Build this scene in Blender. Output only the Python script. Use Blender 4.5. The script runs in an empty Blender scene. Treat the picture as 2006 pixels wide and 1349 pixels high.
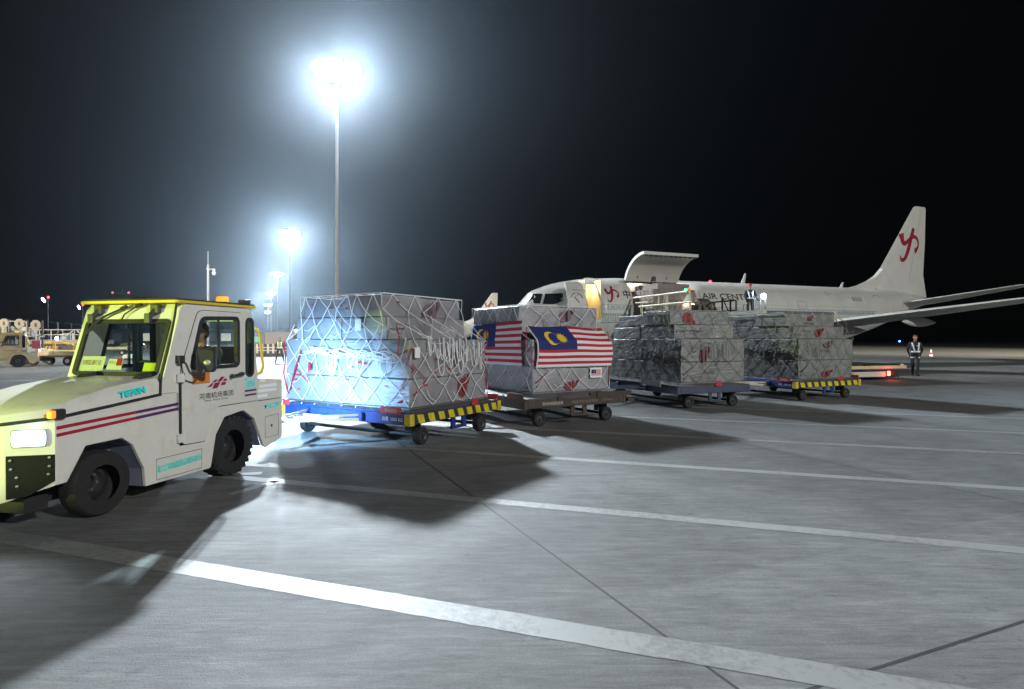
import bpy, bmesh, math, random
from mathutils import Vector as V, Matrix, Euler
from mathutils.geometry import tessellate_polygon
from mathutils.bvhtree import BVHTree

R = math.radians
scene = bpy.context.scene
COL = scene.collection

# ------------------------------------------------------------------ camera
cam_d = bpy.data.cameras.new("camera")
cam = bpy.data.objects.new("camera", cam_d)
COL.objects.link(cam)
cam_d.sensor_width = 36.0
cam_d.lens = 36.0 * 1168.0 / 2006.0
cam_d.clip_start = 0.05
cam_d.clip_end = 4000.0
cam.location = (0, 0, 1.57)
cam.rotation_euler = Euler((R(90 - 0.43), 0, 0), 'XYZ')
scene.camera = cam

# ------------------------------------------------------------------ render / view
scene.render.engine = 'CYCLES'
scene.cycles.use_denoising = True
scene.cycles.max_bounces = 6
scene.cycles.volume_bounces = 0
scene.cycles.transparent_max_bounces = 12
scene.cycles.sample_clamp_indirect = 4.0
scene.view_settings.view_transform = 'Standard'
scene.view_settings.look = 'None'
scene.view_settings.exposure = 0.0
scene.view_settings.gamma = 1.0

# ------------------------------------------------------------------ world: night sky
world = bpy.data.worlds.new("World")
scene.world = world
world.use_nodes = True
wn = world.node_tree
sky = wn.nodes.new("ShaderNodeTexSky")
sky.sky_type = 'NISHITA'
sky.sun_disc = False
sky.sun_elevation = R(-5.0)
sky.sun_rotation = R(200.0)
sky.air_density = 1.0
sky.dust_density = 0.5
wn.links.new(sky.outputs[0], wn.nodes["Background"].inputs[0])
wn.nodes["Background"].inputs[1].default_value = 0.12

# ------------------------------------------------------------------ floodlights of the apron (light only; the masts are built below)
MAST_H = 21.3
MASTS = [(-12.3, 42.0), (-39.0, 105.0), (-67.3, 171.0), (-97.0, 240.0), (-130.0, 318.0), (-166.0, 405.0)]
def lamp(name, kind, loc, watts, color, radius=0.3, aim=None, cone=None, blend=0.4):
    d = bpy.data.lights.new(name, kind)
    d.energy = watts; d.color = color; d.shadow_soft_size = radius
    o = bpy.data.objects.new(name, d); COL.objects.link(o); o.location = loc
    if aim is not None:
        o.rotation_euler = (V(aim) - V(loc)).to_track_quat('-Z', 'Y').to_euler()
    if cone:
        d.spot_size = R(cone); d.spot_blend = blend
    return o
for i, (x, y) in enumerate(MASTS[:5]):
    lamp("mast_floodlight", 'POINT', (x, y, MAST_H - 1.75), (9000, 8000, 6000, 6000, 6000)[i], (0.80, 0.92, 1.0), 0.55)
    lamp("mast_floodlight", 'SPOT', (x, y, MAST_H - 1.75), (44000, 330000, 220000, 180000, 160000)[i], (0.74, 0.89, 1.0), 0.55, (x * 0.12 + 0.6, 0.5 + 0.25 * (y - 42), 0), 76, 1.0)
    if i == 0:
        lamp("mast_floodlight", 'SPOT', (x, y, MAST_H - 1.75), 290000, (0.82, 0.92, 1.0), 0.45, (-3.5, 1.3, 0), 32, 1.0)
        lamp("mast_floodlight", 'SPOT', (x, y, MAST_H - 1.75), 680000, (0.72, 0.87, 1.0), 0.55, (22, 0, 17), 60, 1.0)  # extra beam added to brighten the haze on the right
    if i < 3:
        lamp("mast_floodlight", 'SPOT', (x, y, MAST_H - 1.75), 120000, (0.90, 0.95, 1.0), 0.55, (x + 60, y + 4, 0), 90, 1.0)
# the mast behind the photographer's right shoulder, one lighting the far apron and an added warm fill on the parked equipment
lamp("mast_floodlight_behind", 'POINT', (50, -40, 30), 150000, (1.0, 0.985, 0.94), 0.8)
lamp("mast_floodlight_far", 'SPOT', (85, -5, 26), 1700000, (1.0, 0.87, 0.66), 1.0, (58, 90, 0), 50, 0.9)
lamp("left_warm_fill", 'SPOT', (-75, 0, 22), 330000, (1.0, 0.86, 0.62), 1.0, (-38, 46, 0), 60, 1.0)
# unseen lamp added off to the left that lights the tractor's front yellow-green
lamp("unseen_front_lamp", 'SPOT', (-9.0, 0.0, 0.95), 3900, (0.80, 1.0, 0.16), 0.08, (-4.25, 5.3, 1.25), 20, 0.5)

# ------------------------------------------------------------------ mesh helpers
class MB:
    def __init__(s):
        s.v = []; s.f = []; s.m = []
    def add(s, vs, fs, m=0, M=None):
        b = len(s.v)
        for p in vs:
            p = V(p)
            s.v.append(M @ p if M is not None else p)
        for f in fs:
            s.f.append([b + i for i in f]); s.m.append(m)
        return s
    def box(s, x0, x1, y0, y1, z0, z1, m=0, M=None):
        vs = [(x, y, z) for z in (z0, z1) for y in (y0, y1) for x in (x0, x1)]
        return s.add(vs, [(0, 2, 3, 1), (4, 5, 7, 6), (0, 1, 5, 4), (2, 6, 7, 3), (0, 4, 6, 2), (1, 3, 7, 5)], m, M)
    def prism(s, poly, lo, hi, axis='y', m=0, M=None):
        def P(a, b, c):
            return (a, c, b) if axis == 'y' else ((a, b, c) if axis == 'z' else (c, a, b))
        n = len(poly)
        vs = [P(a, b, lo) for a, b in poly] + [P(a, b, hi) for a, b in poly]
        fs = [tuple(range(n)), tuple(range(2 * n - 1, n - 1, -1))]
        fs += [(i, n + i, n + (i + 1) % n, (i + 1) % n) for i in range(n)]
        return s.add(vs, fs, m, M)
    def tube(s, pts, r, n=6, m=0, closed=False, M=None, r1=None):
        pts = [V(p) for p in pts]
        if len(pts) < 2: return s
        N = len(pts)
        T = []
        for i in range(N):
            if closed: t = pts[(i + 1) % N] - pts[i - 1]
            else: t = pts[min(i + 1, N - 1)] - pts[max(i - 1, 0)]
            T.append(t.normalized() if t.length > 1e-9 else V((0, 0, 1)))
        a = T[0].orthogonal().normalized()
        vs = []
        for i in range(N):
            a = (a - T[i] * a.dot(T[i]))
            a = a.normalized() if a.length > 1e-6 else T[i].orthogonal().normalized()
            b = T[i].cross(a)
            rr = r if r1 is None else r + (r1 - r) * i / (N - 1)
            for k in range(n):
                t = 2 * math.pi * k / n
                vs.append(pts[i] + (a * math.cos(t) + b * math.sin(t)) * rr)
        fs = []
        for i in range(N if closed else N - 1):
            j = (i + 1) % N
            for k in range(n):
                fs.append((i * n + k, i * n + (k + 1) % n, j * n + (k + 1) % n, j * n + k))
        if not closed:
            fs.append(tuple(range(n - 1, -1, -1))); fs.append(tuple((N - 1) * n + k for k in range(n)))
        return s.add(vs, fs, m, M)
    def cyl(s, p0, p1, r0, r1=None, n=16, m=0, M=None):
        return s.tube([p0, p1], r0, n, m, False, M, r0 if r1 is None else r1)
    def lathe(s, prof, n=24, m=0, M=None, arc=None, mats=None):
        # prof: (radius, height) about local z
        vs = []; k = len(prof)
        for i in range(n):
            t = 2 * math.pi * i / n
            for r, h in prof: vs.append((r * math.cos(t), r * math.sin(t), h))
        b = len(s.f)
        fs = []
        ms = []
        for i in range(n):
            j = (i + 1) % n
            for q in range(k - 1):
                fs.append((i * k + q, j * k + q, j * k + q + 1, i * k + q + 1)); ms.append(mats[q] if mats else m)
        s.add(vs, fs, m, M)
        for q in range(len(fs)): s.m[b + q] = ms[q]
        return s
    def ell(s, c, r, n=14, k=9, m=0, M=None):
        c = V(c); r = V(r) if hasattr(r, '__len__') else V((r, r, r))
        vs = [c + V((0, 0, -r.z))]
        for i in range(1, k):
            ph = -math.pi / 2 + math.pi * i / k
            for j in range(n):
                t = 2 * math.pi * j / n
                vs.append(c + V((r.x * math.cos(ph) * math.cos(t), r.y * math.cos(ph) * math.sin(t), r.z * math.sin(ph))))
        vs.append(c + V((0, 0, r.z)))
        fs = [(0, 1 + (j + 1) % n, 1 + j) for j in range(n)]
        for i in range(k - 2):
            for j in range(n):
                a = 1 + i * n; b = a + n
                fs.append((a + j, a + (j + 1) % n, b + (j + 1) % n, b + j))
        L = len(vs) - 1; a = 1 + (k - 2) * n
        fs += [(L, a + j, a + (j + 1) % n) for j in range(n)]
        return s.add(vs, fs, m, M)
    def loft(s, loops, m=0, M=None, caps=True, closed=True):
        n = len(loops[0]); vs = [p for l in loops for p in l]; fs = []
        for i in range(len(loops) - 1):
            for k in range(n if closed else n - 1):
                fs.append((i * n + k, i * n + (k + 1) % n, (i + 1) * n + (k + 1) % n, (i + 1) * n + k))
        if caps:
            fs.append(tuple(range(n - 1, -1, -1))); fs.append(tuple((len(loops) - 1) * n + k for k in range(n)))
        return s.add(vs, fs, m, M)
    def panel(s, outer, holes, f, thick, m=0):
        """flat plate with holes: 2-D loops mapped to 3-D by f(a, b, depth)."""
        loops = [outer] + list(holes)
        flat = [p for l in loops for p in l]
        tris = tessellate_polygon([[V((a, b, 0)) for a, b in l] for l in loops])
        n = len(flat)
        vs = [f(a, b, 0) for a, b in flat] + [f(a, b, thick) for a, b in flat]
        fs = [tuple(t) for t in tris] + [tuple(n + i for i in reversed(t)) for t in tris]
        o = 0
        for l in loops:
            k = len(l)
            fs += [(o + i, o + (i + 1) % k, n + o + (i + 1) % k, n + o + i) for i in range(k)]
            o += k
        return s.add(vs, fs, m)
    def build(s, name, mats, parent=None, bevel=0.0, smooth=None, seg=2, recalc=True):
        me = bpy.data.meshes.new(name)
        me.from_pydata([tuple(p) for p in s.v], [], s.f)
        if not isinstance(mats, (list, tuple)): mats = [mats]
        for q in mats: me.materials.append(q)
        if len(mats) > 1: me.polygons.foreach_set("material_index", s.m)
        if recalc:
            bm = bmesh.new(); bm.from_mesh(me)
            bmesh.ops.recalc_face_normals(bm, faces=bm.faces)
            bm.to_mesh(me); bm.free()
        if smooth is not None:
            me.polygons.foreach_set("use_smooth", [True] * len(me.polygons))
            me.set_sharp_from_angle(angle=R(smooth))
        me.update()
        o = bpy.data.objects.new(name, me)
        COL.objects.link(o)
        if parent is not None: o.parent = parent
        if bevel:
            b = o.modifiers.new("bevel", 'BEVEL'); b.width = bevel; b.segments = seg; b.limit_method = 'ANGLE'; b.angle_limit = R(40)
            b.harden_normals = False
        return o

def thing(name, label, cat, loc=(0, 0, 0), rotz=0.0, group=None):
    o = bpy.data.objects.new(name, None); COL.objects.link(o)
    o.location = loc; o.rotation_euler = (0, 0, rotz)
    o.empty_display_size = 0.2
    o['label'] = label; o['category'] = cat
    if group: o['group'] = group
    return o
def tag(o, label, cat, group=None):
    o['label'] = label; o['category'] = cat
    if group: o['group'] = group
    return o
def struct(o, kind='structure'):
    o['kind'] = kind; return o
def dup(root, loc, rotz, label, group=None, skip=(), scale=None):
    r = root.copy(); COL.objects.link(r); r.location = loc; r.rotation_euler = (0, 0, rotz); r['label'] = label
    if group: r['group'] = group
    if scale: r.scale = (scale,) * 3
    def rec(src, dst):
        for ch in list(src.children):
            if ch.name.split('.')[0] in skip: continue
            c = ch.copy(); COL.objects.link(c); c.parent = dst; rec(ch, c)
    rec(root, r)
    return r
def rrect(x0, x1, z0, z1, r, n=5):
    pts = []
    for cx, cz, a0 in ((x1 - r, z1 - r, 0), (x0 + r, z1 - r, 90), (x0 + r, z0 + r, 180), (x1 - r, z0 + r, 270)):
        for i in range(n + 1):
            t = R(a0 + 90 * i / n); pts.append((cx + r * math.cos(t), cz + r * math.sin(t)))
    return pts
def rpoly(poly, r, n=4):
    """round the corners of a 2-D polygon (quadratic corner curves)."""
    out = []; N = len(poly)
    for i in range(N):
        p = V(poly[i]); a = V(poly[i - 1]); b = V(poly[(i + 1) % N])
        ra = min(r, (a - p).length * 0.45); rb = min(r, (b - p).length * 0.45)
        A = p + (a - p).normalized() * ra; B = p + (b - p).normalized() * rb
        for k in range(n + 1):
            t = k / n
            out.append(tuple((A * (1 - t) ** 2 + p * 2 * t * (1 - t) + B * t * t)))
    return out
def inset(poly, d):
    """shrink polygon towards its inside by d (works for gently concave loops)."""
    N = len(poly); area = sum(poly[i - 1][0] * poly[i][1] - poly[i][0] * poly[i - 1][1] for i in range(N))
    s = 1 if area > 0 else -1
    out = []
    for i in range(N):
        p = V(poly[i]); a = V(poly[i - 1]); b = V(poly[(i + 1) % N])
        e1 = (p - a).normalized(); e2 = (b - p).normalized()
        n1 = V((-e1.y, e1.x)) * s; n2 = V((-e2.y, e2.x)) * s
        n = n1 + n2
        n = n / max(0.35, n.length_squared / 2) if n.length > 1e-6 else n1
        out.append(tuple(p + n * d))
    return out

# ------------------------------------------------------------------ materials
MATS = {}
def mat(name, color, rough=0.5, metal=0.0, noise=0.0, nscale=3.0, bump=0.0, bscale=40.0, coat=0.0, emit=None, estr=0.0, spec=None, rvar=0.0):
    if name in MATS: return MATS[name]
    m = bpy.data.materials.new(name); m.use_nodes = True; MATS[name] = m
    nt = m.node_tree; b = nt.nodes["Principled BSDF"]
    c = tuple(color) + (1.0,)
    b.inputs["Base Color"].default_value = c
    b.inputs["Roughness"].default_value = rough
    b.inputs["Metallic"].default_value = metal
    if coat: b.inputs["Coat Weight"].default_value = coat; b.inputs["Coat Roughness"].default_value = 0.15
    if spec is not None: b.inputs["Specular IOR Level"].default_value = spec
    if emit: b.inputs["Emission Color"].default_value = tuple(emit) + (1,); b.inputs["Emission Strength"].default_value = estr
    if noise or bump or rvar:
        tc = nt.nodes.new("ShaderNodeTexCoord")
        if noise or rvar:
            n = nt.nodes.new("ShaderNodeTexNoise"); n.inputs["Scale"].default_value = nscale; n.inputs["Detail"].default_value = 6; n.inputs["Roughness"].default_value = 0.65
            nt.links.new(tc.outputs["Object"], n.inputs["Vector"])
            if noise:
                r = nt.nodes.new("ShaderNodeMapRange"); r.inputs[1].default_value = 0.3; r.inputs[2].default_value = 0.7
                r.inputs[3].default_value = 1 - noise; r.inputs[4].default_value = 1 + noise * 0.6
                mx = nt.nodes.new("ShaderNodeVectorMath"); mx.operation = 'SCALE'
                mx.inputs[0].default_value = c[:3]
                nt.links.new(n.outputs[0], r.inputs[0]); nt.links.new(r.outputs[0], mx.inputs["Scale"]); nt.links.new(mx.outputs[0], b.inputs["Base Color"])
            if rvar:
                r2 = nt.nodes.new("ShaderNodeMapRange"); r2.inputs[1].default_value = 0.3; r2.inputs[2].default_value = 0.7
                r2.inputs[3].default_value = max(0.02, rough - rvar); r2.inputs[4].default_value = min(1, rough + rvar)
                nt.links.new(n.outputs[0], r2.inputs[0]); nt.links.new(r2.outputs[0], b.inputs["Roughness"])
        if bump:
            n2 = nt.nodes.new("ShaderNodeTexNoise"); n2.inputs["Scale"].default_value = bscale; n2.inputs["Detail"].default_value = 4
            bp = nt.nodes.new("ShaderNodeBump"); bp.inputs["Strength"].default_value = bump; bp.inputs["Distance"].default_value = 0.05
            nt.links.new(tc.outputs["Object"], n2.inputs["Vector"]); nt.links.new(n2.outputs[0], bp.inputs["Height"]); nt.links.new(bp.outputs[0], b.inputs["Normal"])
    return m
def emis(name, color, strength):
    if name in MATS: return MATS[name]
    m = bpy.data.materials.new(name); m.use_nodes = True; MATS[name] = m
    b = m.node_tree.nodes["Principled BSDF"]
    b.inputs["Base Color"].default_value = tuple(color) + (1,)
    b.inputs["Emission Color"].default_value = tuple(color) + (1,)
    b.inputs["Emission Strength"].default_value = strength
    return m
def glass(name, tint=(0.9, 0.93, 0.92), refl=0.12):
    if name in MATS: return MATS[name]
    m = bpy.data.materials.new(name); m.use_nodes = True; MATS[name] = m
    nt = m.node_tree; nt.nodes.remove(nt.nodes["Principled BSDF"])
    out = nt.nodes["Material Output"]
    t = nt.nodes.new("ShaderNodeBsdfTransparent"); t.inputs[0].default_value = tuple(tint) + (1,)
    g = nt.nodes.new("ShaderNodeBsdfGlossy"); g.inputs["Roughness"].default_value = 0.03
    fr = nt.nodes.new("ShaderNodeLayerWeight"); fr.inputs[0].default_value = 0.5
    pw = nt.nodes.new("ShaderNodeMath"); pw.operation = 'POWER'; pw.inputs[1].default_value = 4.0
    ad = nt.nodes.new("ShaderNodeMath"); ad.operation = 'MULTIPLY_ADD'; ad.inputs[1].default_value = 0.6; ad.inputs[2].default_value = refl * 0.35
    nt.links.new(fr.outputs["Facing"], pw.inputs[0])
    mx = nt.nodes.new("ShaderNodeMixShader")
    nt.links.new(pw.outputs[0], ad.inputs[0]); nt.links.new(ad.outputs[0], mx.inputs[0])
    nt.links.new(t.outputs[0], mx.inputs[1]); nt.links.new(g.outputs[0], mx.inputs[2]); nt.links.new(mx.outputs[0], out.inputs[0])
    return m

def text(s, M, mt, parent, name='lettering', h=None, w=None, bold=0.0, depth=0.0, mapf=None, cuts=0, flat=False):
    """lettering centred on the origin of M (x along the line, y up, z out of the surface)."""
    cu = bpy.data.curves.new("text", 'FONT'); cu.body = s; cu.size = 1.0; cu.offset = bold; cu.resolution_u = 3
    ob = bpy.data.objects.new("text", cu); COL.objects.link(ob)
    dg = bpy.context.evaluated_depsgraph_get()
    me = bpy.data.meshes.new_from_object(ob.evaluated_get(dg), depsgraph=dg)
    bpy.data.objects.remove(ob); bpy.data.curves.remove(cu)
    xs = [v.co.x for v in me.vertices]; ys = [v.co.y for v in me.vertices]
    if not xs: return None
    x0, x1, y0, y1 = min(xs), max(xs), min(ys), max(ys)
    sy = h / (y1 - y0) if h else w / (x1 - x0)
    sx = w / (x1 - x0) if w else sy
    for v in me.vertices:
        v.co = V(((v.co.x - (x0 + x1) / 2) * sx, (v.co.y - (y0 + y1) / 2) * sy, 0))
    if cuts:
        bm = bmesh.new(); bm.from_mesh(me)
        bmesh.ops.triangulate(bm, faces=bm.faces)
        bmesh.ops.subdivide_edges(bm, edges=bm.edges, cuts=cuts, use_grid_fill=True)
        bm.to_mesh(me); bm.free()
    for v in me.vertices:
        v.co = mapf(v.co.x, v.co.y) if mapf else M @ v.co
    me.materials.clear(); me.materials.append(mt); me.update()
    o = bpy.data.objects.new(name, me); COL.objects.link(o)
    if parent is not None: o.parent = parent
    return o
def frame(o, x, y):
    """matrix with origin o, x axis, y axis."""
    x = V(x).normalized(); y = V(y); z = x.cross(y).normalized(); y = z.cross(x)
    M = Matrix((x, y, z)).transposed().to_4x4(); M.translation = V(o); return M
def lerp(a, b, t): return a + (b - a) * t

M_white = mat('white_paint', (0.66, 0.66, 0.63), 0.38, noise=0.07, nscale=2.5, coat=0.25)
M_black = mat('black_rubber', (0.018, 0.018, 0.02), 0.65, noise=0.3, nscale=8)
M_dark = mat('dark_plastic', (0.03, 0.03, 0.033), 0.45)
M_tyre = mat('tyre_rubber', (0.015, 0.015, 0.015), 0.8, noise=0.35, nscale=14, bump=0.25, bscale=60)
M_rim = mat('rim_steel', (0.05, 0.05, 0.055), 0.5, 0.4, noise=0.3, nscale=9)
M_chrome = mat('bare_metal', (0.5, 0.5, 0.5), 0.35, 0.9)
M_yellow = mat('yellow_paint', (0.72, 0.52, 0.02), 0.45, noise=0.12, nscale=5)
M_red = mat('red_paint', (0.45, 0.03, 0.04), 0.45, noise=0.1)
M_cyan = mat('cyan_lettering', (0.0, 0.82, 0.80), 0.5)
M_ink = mat('black_ink', (0.012, 0.012, 0.014), 0.55)
M_whiteink = mat('white_lettering', (0.85, 0.85, 0.85), 0.5)
M_tape = mat('reflective_tape', (0.88, 0.95, 1.0), 0.35)
M_glass = glass('window_glass')
M_steel = mat('galvanised_steel', (0.42, 0.43, 0.43), 0.45, 0.5, noise=0.12)
# ================================================================== the apron
def concrete():
    m = bpy.data.materials.new('apron_concrete'); m.use_nodes = True; nt = m.node_tree; L = nt.links.new
    b = nt.nodes["Principled BSDF"]; b.inputs["Specular IOR Level"].default_value = 0.08
    tc = nt.nodes.new("ShaderNodeTexCoord")
    def noise(scale, detail, rough, vec=None, dist=0.0):
        n = nt.nodes.new("ShaderNodeTexNoise"); n.inputs["Scale"].default_value = scale; n.inputs["Detail"].default_value = detail
        n.inputs["Roughness"].default_value = rough; n.inputs["Distortion"].default_value = dist
        L(vec or tc.outputs["Object"], n.inputs["Vector"]); return n.outputs[0]
    def rng(x, a, c, lo, hi):
        r = nt.nodes.new("ShaderNodeMapRange"); r.inputs[1].default_value = a; r.inputs[2].default_value = c
        r.inputs[3].default_value = lo; r.inputs[4].default_value = hi; L(x, r.inputs[0]); return r.outputs[0]
    def mul(a, c):
        r = nt.nodes.new("ShaderNodeMath"); r.operation = 'MULTIPLY'; L(a, r.inputs[0]); L(c, r.inputs[1]); return r.outputs[0]
    mp = nt.nodes.new("ShaderNodeMapping"); mp.inputs["Rotation"].default_value = (0, 0, -R(25.5)); mp.inputs["Scale"].default_value = (0.55, 4.2, 1)
    L(tc.outputs["Object"], mp.inputs["Vector"])
    mp2 = nt.nodes.new("ShaderNodeMapping"); mp2.inputs["Rotation"].default_value = (0, 0, -R(14)); mp2.inputs["Scale"].default_value = (0.6, 2.6, 1)
    L(tc.outputs["Object"], mp2.inputs["Vector"])
    big = rng(noise(0.22, 6, 0.6), 0.3, 0.7, 0.76, 1.20)
    mid = rng(noise(1.3, 8, 0.7, None, 0.6), 0.3, 0.7, 0.80, 1.16)
    streak = rng(noise(2.6, 12, 0.80, mp.outputs[0], 0.9), 0.32, 0.68, 0.76, 1.20)
    scuff = rng(noise(1.6, 7, 0.75, mp2.outputs[0], 1.2), 0.50, 0.72, 1.0, 1.22)
    grain = rng(noise(70, 3, 0.7), 0.25, 0.75, 0.80, 1.18)
    spot = rng(noise(7, 2, 0.5), 0.66, 0.74, 1.0, 0.80)
    # every slab was poured on its own: one tone per slab, and dark rubber scuffs
    mp4 = nt.nodes.new("ShaderNodeMapping"); mp4.vector_type = 'POINT'; mp4.inputs["Rotation"].default_value = (0, 0, -R(23.1)); mp4.inputs["Location"].default_value = (-1.98 / 4.76, -1.93 / 5.0 * -1, 0); mp4.inputs["Scale"].default_value = (1 / 4.76, 1 / 5.0, 1)
    L(tc.outputs["Object"], mp4.inputs["Vector"])
    fl = nt.nodes.new("ShaderNodeVectorMath"); fl.operation = 'FLOOR'; L(mp4.outputs[0], fl.inputs[0])
    wh = nt.nodes.new("ShaderNodeTexWhiteNoise"); wh.noise_dimensions = '2D'; L(fl.outputs[0], wh.inputs["Vector"])
    slab = rng(wh.outputs["Value"], 0, 1, 0.88, 1.10)
    mp5 = nt.nodes.new("ShaderNodeMapping"); mp5.inputs["Rotation"].default_value = (0, 0, R(20)); mp5.inputs["Scale"].default_value = (0.10, 1.7, 1); L(tc.outputs["Object"], mp5.inputs["Vector"])
    rubber = rng(noise(1.0, 4, 0.5, mp5.outputs[0], 1.0), 0.62, 0.72, 1.0, 0.80)
    oil = rng(noise(0.55, 3, 0.5, None, 0.8), 0.66, 0.74, 1.0, 0.82)
    slab = mul(mul(slab, rubber), oil)
    mp6 = nt.nodes.new('ShaderNodeMapping'); mp6.inputs['Rotation'].default_value = (0, 0, -R(27)); mp6.inputs['Scale'].default_value = (2.2, 15, 1); L(tc.outputs['Object'], mp6.inputs['Vector'])
    slab = mul(slab, rng(noise(1.4, 8, 0.78, mp6.outputs[0], 0.7), 0.34, 0.68, 0.80, 1.20))
    k = mul(slab, mul(mul(mul(big, mid), mul(streak, scuff)), mul(grain, spot)))
    sc = nt.nodes.new("ShaderNodeVectorMath"); sc.operation = 'SCALE'; sc.inputs[0].default_value = (0.146, 0.149, 0.149)
    L(k, sc.inputs["Scale"]); L(sc.outputs[0], b.inputs["Base Color"])
    L(rng(noise(1.7, 5, 0.6), 0.3, 0.7, 0.66, 0.76), b.inputs["Roughness"])
    bp = nt.nodes.new("ShaderNodeBump"); bp.inputs["Strength"].default_value = 0.30; bp.inputs["Distance"].default_value = 0.012
    mp3 = nt.nodes.new("ShaderNodeMapping"); mp3.inputs["Rotation"].default_value = (0, 0, -R(25.5)); mp3.inputs["Scale"].default_value = (4, 60, 1)
    L(tc.outputs["Object"], mp3.inputs["Vector"])
    ad = nt.nodes.new("ShaderNodeMath"); L(noise(90, 3, 0.6), ad.inputs[0]); L(noise(1.0, 5, 0.7, mp3.outputs[0]), ad.inputs[1])
    L(ad.outputs[0], bp.inputs["Height"]); L(bp.outputs[0], b.inputs["Normal"])
    return m
def worn_paint():
    m = bpy.data.materials.new('worn_white_marking'); m.use_nodes = True; nt = m.node_tree; L = nt.links.new
    b = nt.nodes["Principled BSDF"]; b.inputs["Roughness"].default_value = 0.65
    tc = nt.nodes.new("ShaderNodeTexCoord")
    n = nt.nodes.new("ShaderNodeTexNoise"); n.inputs["Scale"].default_value = 16; n.inputs["Detail"].default_value = 8; n.inputs["Roughness"].default_value = 0.75
    n2 = nt.nodes.new("ShaderNodeTexNoise"); n2.inputs["Scale"].default_value = 0.9; n2.inputs["Detail"].default_value = 4
    L(tc.outputs["Object"], n.inputs[0]); L(tc.outputs["Object"], n2.inputs[0])
    ad = nt.nodes.new("ShaderNodeMath"); L(n.outputs[0], ad.inputs[0]); L(n2.outputs[0], ad.inputs[1])
    r = nt.nodes.new("ShaderNodeMapRange"); r.inputs[1].default_value = 0.84; r.inputs[2].default_value = 1.06
    L(ad.outputs[0], r.inputs[0])
    mx = nt.nodes.new("ShaderNodeMix"); mx.data_type = 'RGBA'
    mx.inputs["A"].default_value = (0.125, 0.128, 0.128, 1); mx.inputs["B"].default_value = (0.205, 0.21, 0.205, 1)
    L(r.outputs[0], mx.inputs["Factor"]); L(mx.outputs["Result"], b.inputs["Base Color"])
    return m
M_conc = concrete(); M_line = worn_paint()
M_joint = mat('joint_sealant', (0.016, 0.016, 0.017), 0.8, noise=0.3, nscale=6)
M_grassfar = mat('airfield_grass', (0.045, 0.05, 0.03), 0.9, noise=0.4, nscale=0.05)
g = MB(); g.add([(-850, -120, 0), (850, -120, 0), (850, 900, 0), (-850, 900, 0)], [(0, 1, 2, 3)])
struct(g.build('ground', M_conc, recalc=False))
g = MB(); g.add([(95, 130, .004), (850, 130, .004), (850, 880, .004), (20, 880, .004)], [(0, 1, 2, 3)])
struct(g.build('airfield_verge', M_grassfar, recalc=False))
def strip(g, p, q, w, z, seg=1, wob=0.0, rnd=None):
    p = V((p[0], p[1])); q = V((q[0], q[1])); d = (q - p); L = d.length; d.normalize(); n = V((-d.y, d.x))
    vs = []
    for i in range(seg + 1):
        c = p + d * (L * i / seg)
        for s in (-1, 1):
            ww = w / 2 + (rnd.uniform(-wob, wob) if rnd else 0)
            e = c + n * s * ww; vs.append((e.x, e.y, z))
    g.add(vs, [(2 * i, 2 * i + 2, 2 * i + 3, 2 * i + 1) for i in range(seg)])
rnd = random.Random(3)
g = MB()
LD = V((0.947, -0.322))
def bay(p, s0, s1, w):
    p = V(p); strip(g, p + LD * s0, p + LD * s1, w, 0.002, 120, 0.004, rnd)
strip(g, (-6.6, 5.66), (4.7, 1.63), 0.215, 0.002, 160, 0.005, rnd)
bay((0.0, 5.73), -3.7, 14.0, 0.17)
bay((-1.26, 8.53), -1.6, 16.0, 0.165)
bay((-0.49, 10.79), -1.2, 18.0, 0.17)
bay((2.84, 11.99), -2.5, 18.0, 0.17)
bay((6.69, 13.1), -3.5, 18.0, 0.18)
strip(g, (-3.3, 6.93), (-2.95, 7.02), 0.15, 0.002)
strip(g, (-2.62, 6.62), (-2.86, 6.05), 0.10, 0.002)
strip(g, (-40, 17.2), (-13.5, 24.6), 0.55, 0.002, 20)
strip(g, (-60, 43), (-9, 52), 0.3, 0.002, 20)
strip(g, (-70, 66), (40, 66), 0.3, 0.002, 10)
struct(g.build('road_marking', M_line, recalc=False))
g = MB()
a = V((0.392, -0.920)); b = V((0.920, 0.392))
for k in range(-14, 22):
    c = 1.98 + 4.76 * k
    w = 0.012 if k not in (0, 1) else 0.018
    strip(g, b * c + a * 8, b * c - a * 120, w, 0.001)
for k in range(-24, 2):
    c = -1.93 + 5.0 * k
    strip(g, a * c - b * 90, a * c + b * 100, 0.020 if k == 0 else 0.010, 0.0012)
struct(g.build('pavement_joint', M_joint, recalc=False))

# ------------------------------------------------------------------ haze
hz = MB(); hz.box(-900, 900, -140, 930, -1.0, 46.0)
hzo = hz.build('haze', [], recalc=True); struct(hzo, 'stuff')
hm = bpy.data.materials.new('night_haze'); hm.use_nodes = True; nt = hm.node_tree
nt.nodes.remove(nt.nodes["Principled BSDF"])
pv = nt.nodes.new("ShaderNodeVolumePrincipled")
pv.inputs["Color"].default_value = (0.72, 0.86, 1.0, 1); pv.inputs["Density"].default_value = 0.00016; pv.inputs["Anisotropy"].default_value = 0.875
nt.links.new(pv.outputs[0], nt.nodes["Material Output"].inputs["Volume"])
hzo.data.materials.append(hm)

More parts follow.
